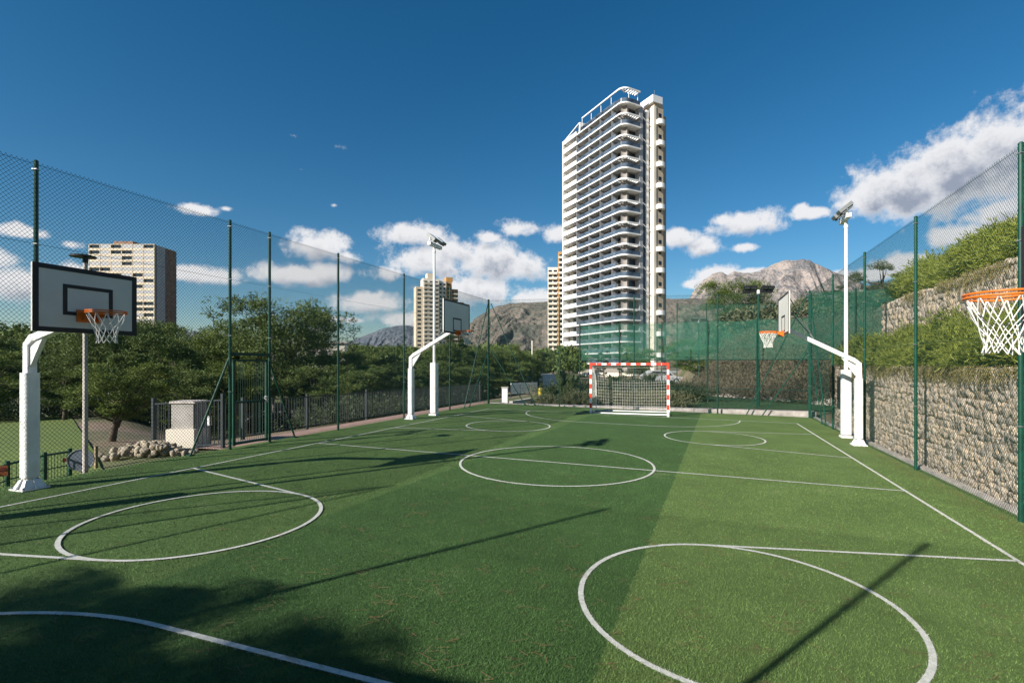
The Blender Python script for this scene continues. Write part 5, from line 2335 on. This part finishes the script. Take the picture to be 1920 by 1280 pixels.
street_lamp(160, 485, 8.9, 'pale concrete street lamp with a flat dark disc head behind the nearest hoop', r=.042, m=M_kerb)
street_lamp(513, 588, 30, 'thin pale lamp post in front of the tallest pine', r=.075)
street_lamp(998, 638, 60, 'thin beige lamp post standing by the white hoarding', False, r=.11, m=M_creamlt)
street_lamp(916, 668, 45, 'slender grey lamp post seen between the legs of the braced corner post', False, r=.07)
street_lamp(1017, 690, 64, 'shorter post right of the thin beige lamp post', False, r=.08)

# round grey disc standing behind the lamp post
dp = at(152, 862, 9.4)
dc = thing('round_disc', (dp.x, dp.y, dp.z), 'round blue grey metal disc leaning behind the foot of the street lamp', 'disc', rz=YAW + .4)
mb = MB()
mb.path([(0, .02, 0), (0, -.02, 0)], [.20, .20], 32)
mb.build('disc', mat('blue_grey_metal', (0.16, 0.19, 0.24), .5, .1, 3), dc)
mb = MB()
mb.path([(.2 * math.cos(a), -.02, .2 * math.sin(a)) for a in [2 * math.pi * k / 32 for k in range(32)]], .010, 6, closed=True)
mb.build('edge_ring', M_galv, dc)
mb = MB()
mb.tube((0, .04, -.45), (0, .04, 0), .02, n=6)
mb.build('stand', M_galv, dc)
# wooden stake
sp_ = at(180, 862, 10.4)
mb = MB()
mb.box((0, 0, .22), (.05, .05, .56))
o = mb.build('wooden_stake', mat('weathered_wood', (0.30, 0.22, 0.14), .85, .2, 10))
o.location = (sp_.x, sp_.y, terr(sp_.x, sp_.y))
tag(o, 'short wooden stake between the round disc and leaning pine', 'stake')

# low green garden fence with small orange signs
gfp = [at(-190, 1010, 6.9), at(-90, 960, 7.45), at(14, 915, 8.35), at(84, 895, 9.0), at(131, 885, 9.6)]
gf = thing('garden_fence', gfp[0], 'low dark green wire fence with orange signs beside the lawn', 'fence')
for k, p in enumerate(gfp):
    q = p - gfp[0]
    mb = MB()
    mb.box(q + Vector((0, 0, .16)), (.05, .05, .60))
    mb.build('post', M_green, gf)
    if k < len(gfp) - 1:
        q2 = gfp[k + 1] - gfp[0]
        for z in (-.06, .14, .40):
            mb = MB()
            mb.tube(q + Vector((0, 0, z)), q2 + Vector((0, 0, z)), .012 if z < .3 else .022, n=5)
            mb.build('rail', M_green, gf)
        n = int((q2 - q).length / .07)
        for j in range(1, n):
            c_ = q.lerp(q2, j / n)
            mb = MB()
            mb.tube(c_ + Vector((0, 0, -.06)), c_ + Vector((0, 0, .40)), .005, n=4)
            mb.build('bar', M_green, gf)
M_sign = mat('orange_sign', (0.50, 0.16, 0.03), .6, .1, 9, col2=(0.28, 0.06, 0.03))
for (u, v, d, w, h, lab) in ((124, 862, 9.42, .10, .075, 'small orange plate at the right end of the low green fence'), (2, 883, 8.10, .16, .17, 'larger orange and dark red plate on the low green fence at the left edge')):
    p = at(u, v, d)
    mb = MB()
    mb.box((0, 0, 0), (w, .012, h))
    o = mb.build('fence_sign', M_sign)
    o.location = p
    o.rotation_euler = (0, 0, YAW + .55)
    tag(o, lab, 'sign', 'orange plates on the low green fence')
    mb = MB()
    mb.box((0, -.008, h * .18), (w * .7, .006, h * .3))
    mb.build('print', mat('dark_red_print', (0.20, 0.03, 0.02), .6), o)

# rocks outside the fence
rk = np.random.default_rng(77)
rocks = []
for k in range(760):
    if k < 460:
        u, dep = rk.normal(283, 40), rk.uniform(11.0, 14.2)
        x, y = (lambda p: (p.x, p.y))(at(u, 850, dep))
        pile = max(0, 1 - ((u - 275) / 75) ** 2) * .24
        s = rk.uniform(.08, .19)
    else:
        y = rk.uniform(-9, 12)
        x = FXL - .13 - abs(rk.normal(0, .13))
        pile, s = 0, rk.uniform(.04, .11)
    if x > FXL - .12 or (abs(x - cp.x) < .5 and abs(y - cp.y) < .45):
        continue
    rocks.append((x, y, terr(x, y) + pile * rk.uniform(.2, 1), s, k < 460))
rocks.sort(key=lambda q: (q[0] - CAMX) ** 2 + (q[1] - CAMY) ** 2 - q[3] * 400)
M_rockp = mat('pale_boulder', (0.46, 0.385, 0.285), .9, .15, 5, .6, 25, island=.7, col2=(0.25, 0.215, 0.17))
RD = [arr_mesh('rock', V, Ft, [M_rockp]) for (V, Ft) in STONES]
for k, (x, y, z, s, heap) in enumerate(rocks):
    if k >= 300:
        break
    o = link('rock', RD[k % len(RD)])
    o.location = (x, y, z + s * .22)
    o.rotation_euler = (rk.uniform(0, 6), rk.uniform(0, 6), rk.uniform(0, 6))
    o.scale = (s * rk.uniform(.6, 1.0), s * rk.uniform(.6, .95), s * rk.uniform(.45, .7))
    if heap:
        tag(o, 'pale rough rubble stone in the heap in front of the grey railing', 'rock', 'rubble heap before the railing')
    else:
        tag(o, 'small pale stone in the loose edging at the foot of the green fence', 'rock', 'stone edging along the fence')


# ------------------------------------------------------------------ vehicles far off
def car(u, v, dep, rz, paint, label, van=False, s=1.0):
    p = at(u, v, dep)
    zb = terr(p.x, p.y) + .08
    t = thing('delivery_van' if van else 'parked_car', (p.x, p.y, zb), label, 'van' if van else 'car', None if van else 'cars parked beyond the trees', rz=rz)
    L, W, H = (5.0, 1.95, 2.2) if van else (4.2, 1.75, 1.45)
    mb = MB()
    if van:
        pr = [(-L / 2, .4), (L / 2, .4), (L / 2, 1.0), (L / 2 - .9, 1.2), (L / 2 - 1.6, H), (-L / 2, H)]
    else:
        pr = [(-L / 2, .38), (L / 2, .38), (L / 2, .72), (L / 2 - .95, .90), (L / 2 - 1.65, H), (-L / 2 + .9, H), (-L / 2 + .15, .95), (-L / 2, .85)]
    n = len(pr)
    mb.add([(x, -W / 2, z) for x, z in pr] + [(x, W / 2, z) for x, z in pr], [tuple(range(n)), tuple(range(2 * n - 1, n - 1, -1))] + [(i_, n + i_, n + (i_ + 1) % n, (i_ + 1) % n) for i_ in range(n)])
    mb.build('body', paint, t)
    if not van:
        for sy in (-1, 1):
            mb = MB()
            y = sy * (W / 2 + .005)
            mb.add([(L / 2 - 1.15, y, .93), (L / 2 - 1.72, y, H - .1), (-L / 2 + .95, y, H - .1), (-L / 2 + .4, y, .95)], [(0, 1, 2, 3)])
            mb.build('side_window', M_glass, t)
    mb = MB()
    x0_, z0_, x1_, z1_ = (L / 2 - .9, 1.2, L / 2 - 1.6, H) if van else (L / 2 - .95, .90, L / 2 - 1.65, H)
    f = lambda a: (x0_ + (x1_ - x0_) * a + .012, z0_ + (z1_ - z0_) * a + .012)
    a, b = f(.12), f(.9)
    mb.add([(a[0], -W * .44, a[1]), (a[0], W * .44, a[1]), (b[0], W * .40, b[1]), (b[0], -W * .40, b[1])], [(0, 1, 2, 3)])
    mb.build('windscreen', M_glass, t)
    for sx in (-1, 1):
        for sy in (-1, 1):
            mb = MB()
            mb.tube((sx * L * .31, sy * (W / 2 - .2), .32), (sx * L * .31, sy * (W / 2 + .01), .32), .32, n=14)
            w = mb.build('wheel', M_tyre, t)
            mb = MB()
            mb.tube((sx * L * .31, sy * (W / 2 + .0), .32), (sx * L * .31, sy * (W / 2 + .022), .32), .19, n=10)
            mb.build('rim', M_cars, w)
    for sy in (-1, 1):
        mb = MB()
        mb.box((L / 2 + .004, sy * W * .36, .66), (.02, .34, .13))
        mb.build('headlight', M_lens, t)
    return t


car(492, 800, 46, 2.3, M_card, 'dark car seen through the fence gate')
car(532, 806, 44, 2.6, M_cars, 'silver car right of the fence gate behind the railing')
car(455, 806, 50, 2.4, M_carw, 'white car low behind the bars of the fence gate')
car(240, 808, 62, 2.0, M_carw, 'white car glimpsed under the leaning pine')
car(1012, 745, 66, 4.2, M_carw, 'white delivery van parked near the foot of the orange tower', True)
car(985, 745, 62, 3.9, M_card, 'dark car parked left of the white van')
car(955, 748, 60, 3.8, M_cars, 'silver car parked behind the white hoarding')
car(1240, 735, 52, .4, M_cars, 'silver car seen through the right side of the goal net')

# white hoarding and boxes by the far path
hp0, hp1 = at(958, 756, 33), at(1008, 754, 34.5)
hz = terr(hp0.x, hp0.y)
hd = thing('white_hoarding', (hp0.x, hp0.y, hz), 'low white hoarding panels beside the ramp kerb', 'hoarding')
dd_ = hp1 - hp0
for k in range(3):
    mb = MB()
    a, b = dd_ * (k / 3), dd_ * ((k + .96) / 3)
    ang_ = math.atan2(dd_.y, dd_.x)
    c = (a + b) / 2
    mb.box((c.x, c.y, .60), ((b - a).xy.length, .05, .74), rz=ang_)
    pn = mb.build('panel', M_white, hd)
    mb = MB()
    for j in range(3):
        cc = c + Vector((math.sin(ang_), -math.cos(ang_), 0)) * .03
        mb.box((cc.x, cc.y, .45 + j * .16), ((b - a).xy.length * .55, .012, .022), rz=ang_)
    mb.build('print_line', M_cars, pn)
    mb = MB()
    mb.box((a.x, a.y, .4), (.05, .05, .9))
    mb.build('post', M_black, hd)
yp = at(1013, 752, 34)
mb = MB()
mb.path([(0, 0, 0), (0, 0, .2), (0, 0, .42), (0, 0, .5)], [.15, .17, .16, .06], 14)
o = mb.build('yellow_container', mat('yellow_plastic', (0.75, 0.55, 0.06), .4, .05))
o.location = (yp.x, yp.y, terr(yp.x, yp.y) + .02)
tag(o, 'yellow plastic container at the right end of the white hoarding', 'container')
wp = at(947, 757, 27)
wb = thing('white_box', (wp.x, wp.y, terr(wp.x, wp.y)), 'white upright service box at the foot of the far corner brace', 'service box', rz=YAW)
mb = MB()
mb.bbox((0, 0, .40), (.32, .28, .82), .02, 1)
mb.build('box_body', M_white, wb)
mb = MB()
mb.bbox((0, 0, .83), (.37, .33, .05), .02, 1)
mb.build('box_lid', M_kerb, wb)

# pale garden wall, villas on the wooded ridge
mb = MB()
a, b = at(672, 790, 33), at(742, 780, 37)
mb.box(((a.x + b.x) / 2, (a.y + b.y) / 2, (terr(a.x, a.y) + 1.0)), ((b - a).xy.length, .25, 1.9), rz=math.atan2(b.y - a.y, b.x - a.x))
tag(mb.build('garden_wall', M_creamlt), 'pale garden wall behind the railing under the trees', 'garden wall')


def villa(u, v, dep, w, h, label, m=M_creamlt):
    p = at(u, v, dep)
    t = thing('villa', (p.x, p.y, p.z - h), label, 'villa', 'villas on the wooded ridge', rz=YAW + .3)
    mb = MB()
    mb.box((0, 0, h / 2 - 1), (w, 8, h + 2))
    mb.build('wall', m, t)
    mb = MB()
    mb.box((0, 0, h + .15), (w + .6, 8.6, .3))
    mb.build('roof', M_kerb, t)
    for k in range(3):
        mb = MB()
        mb.box(((k - 1) * w * .3, -4.02, h * .5), (w * .16, .06, h * .4))
        mb.build('window', M_glass, t)
    return t


villa(612, 645, 92, 7, 4.4, 'pale villa showing over the pines right of the tallest pine')
villa(578, 634, 110, 5, 4, 'small pale villa half hidden behind the head of the tallest pine')
villa(748, 672, 100, 4, 3, 'tiny white house among the pines left of the far post')
mb = MB()
a = at(22, 648, 62)
mb.box((a.x, a.y, a.z), (9, 4, 1.1), rz=YAW)
mb.box((a.x, a.y, a.z - 3), (8, 3, 5), rz=YAW)
tag(mb.build('dark_shelter', M_black), 'dark flat roofed shelter among the trees at the left edge', 'shelter')

# ------------------------------------------------------------------ what stands behind the camera and throws the shadows in the foreground
pv = thing('pavilion', (-.2, -13.2, -.1), 'white flat roofed pavilion behind the near fence, throwing the foreground shadow', 'pavilion')
mb = MB()
mb.box((0, -1.0, 1.7), (5.6, 3.2, 3.4))
mb.build('wall', M_white, pv)
mb = MB()
mb.box((0, -1.0, 3.52), (5.9, 3.5, .24))
mb.build('roof', M_kerb, pv)


def fan_palm(x, y, h, n, R_, label, seed):
    r = random.Random(seed)
    t = thing('palm_tree', (x, y, -.2), label, 'palm tree', 'palms behind the near fence')
    mb = MB()
    mb.path([(0, 0, 0), (.05, .02, h * .5), (0, 0, h)], [.17, .14, .13], 10)
    mb.build('trunk', M_bark, t)
    for k in range(n):
        a = 2.399 * k
        rise = r.uniform(-.25, 1.0)
        L = R_ * r.uniform(.8, 1.1)
        mb = MB()
        pts = []
        for q in range(9):
            f = q / 8
            rr = L * f * (1 - .18 * f)
            pts.append(Vector((rr * math.cos(a), rr * math.sin(a), h + L * (rise * f - (.35 + .45 * max(0, rise)) * f * f))))
        mb.path(pts, [.02 - .002 * q for q in range(9)], 4)
        s_ = Vector((-math.sin(a), math.cos(a), 0))
        for q in range(26):
            f = .12 + .86 * q / 25
            i0 = min(7, int(f * 8))
            p = pts[i0].lerp(pts[i0 + 1], f * 8 - i0)
            d = (pts[i0 + 1] - pts[i0]).normalized()
            ll_ = R_ * .30 * math.sin(math.pi * (.15 + .8 * f)) * r.uniform(.85, 1.1)
            for sg in (-1, 1):
                e = p + (s_ * sg * .8 + d * .55).normalized() * ll_ + Vector((0, 0, -.15 * ll_))
                w = d * .026
                mb.add([p - w, e, p + w], [(0, 1, 2)])
        mb.build('frond', M_hedge, t)
    return t


fan_palm(-4.4, -13.3, 3.3, 36, 2.1, 'palm behind the near fence throwing feathery shadow on the foreground', 41)
fan_palm(-6.3, -13.2, 3.2, 36, 2.1, 'second palm behind the near fence, farther from the pavilion', 42)
fan_palm(-5.3, -15.2, 4.5, 36, 2.2, 'taller palm standing behind two shorter ones by the pavilion', 43)
fan_palm(-7.6, -14.6, 3.6, 36, 2.0, 'palm standing farthest from the pavilion behind the near corner', 44)
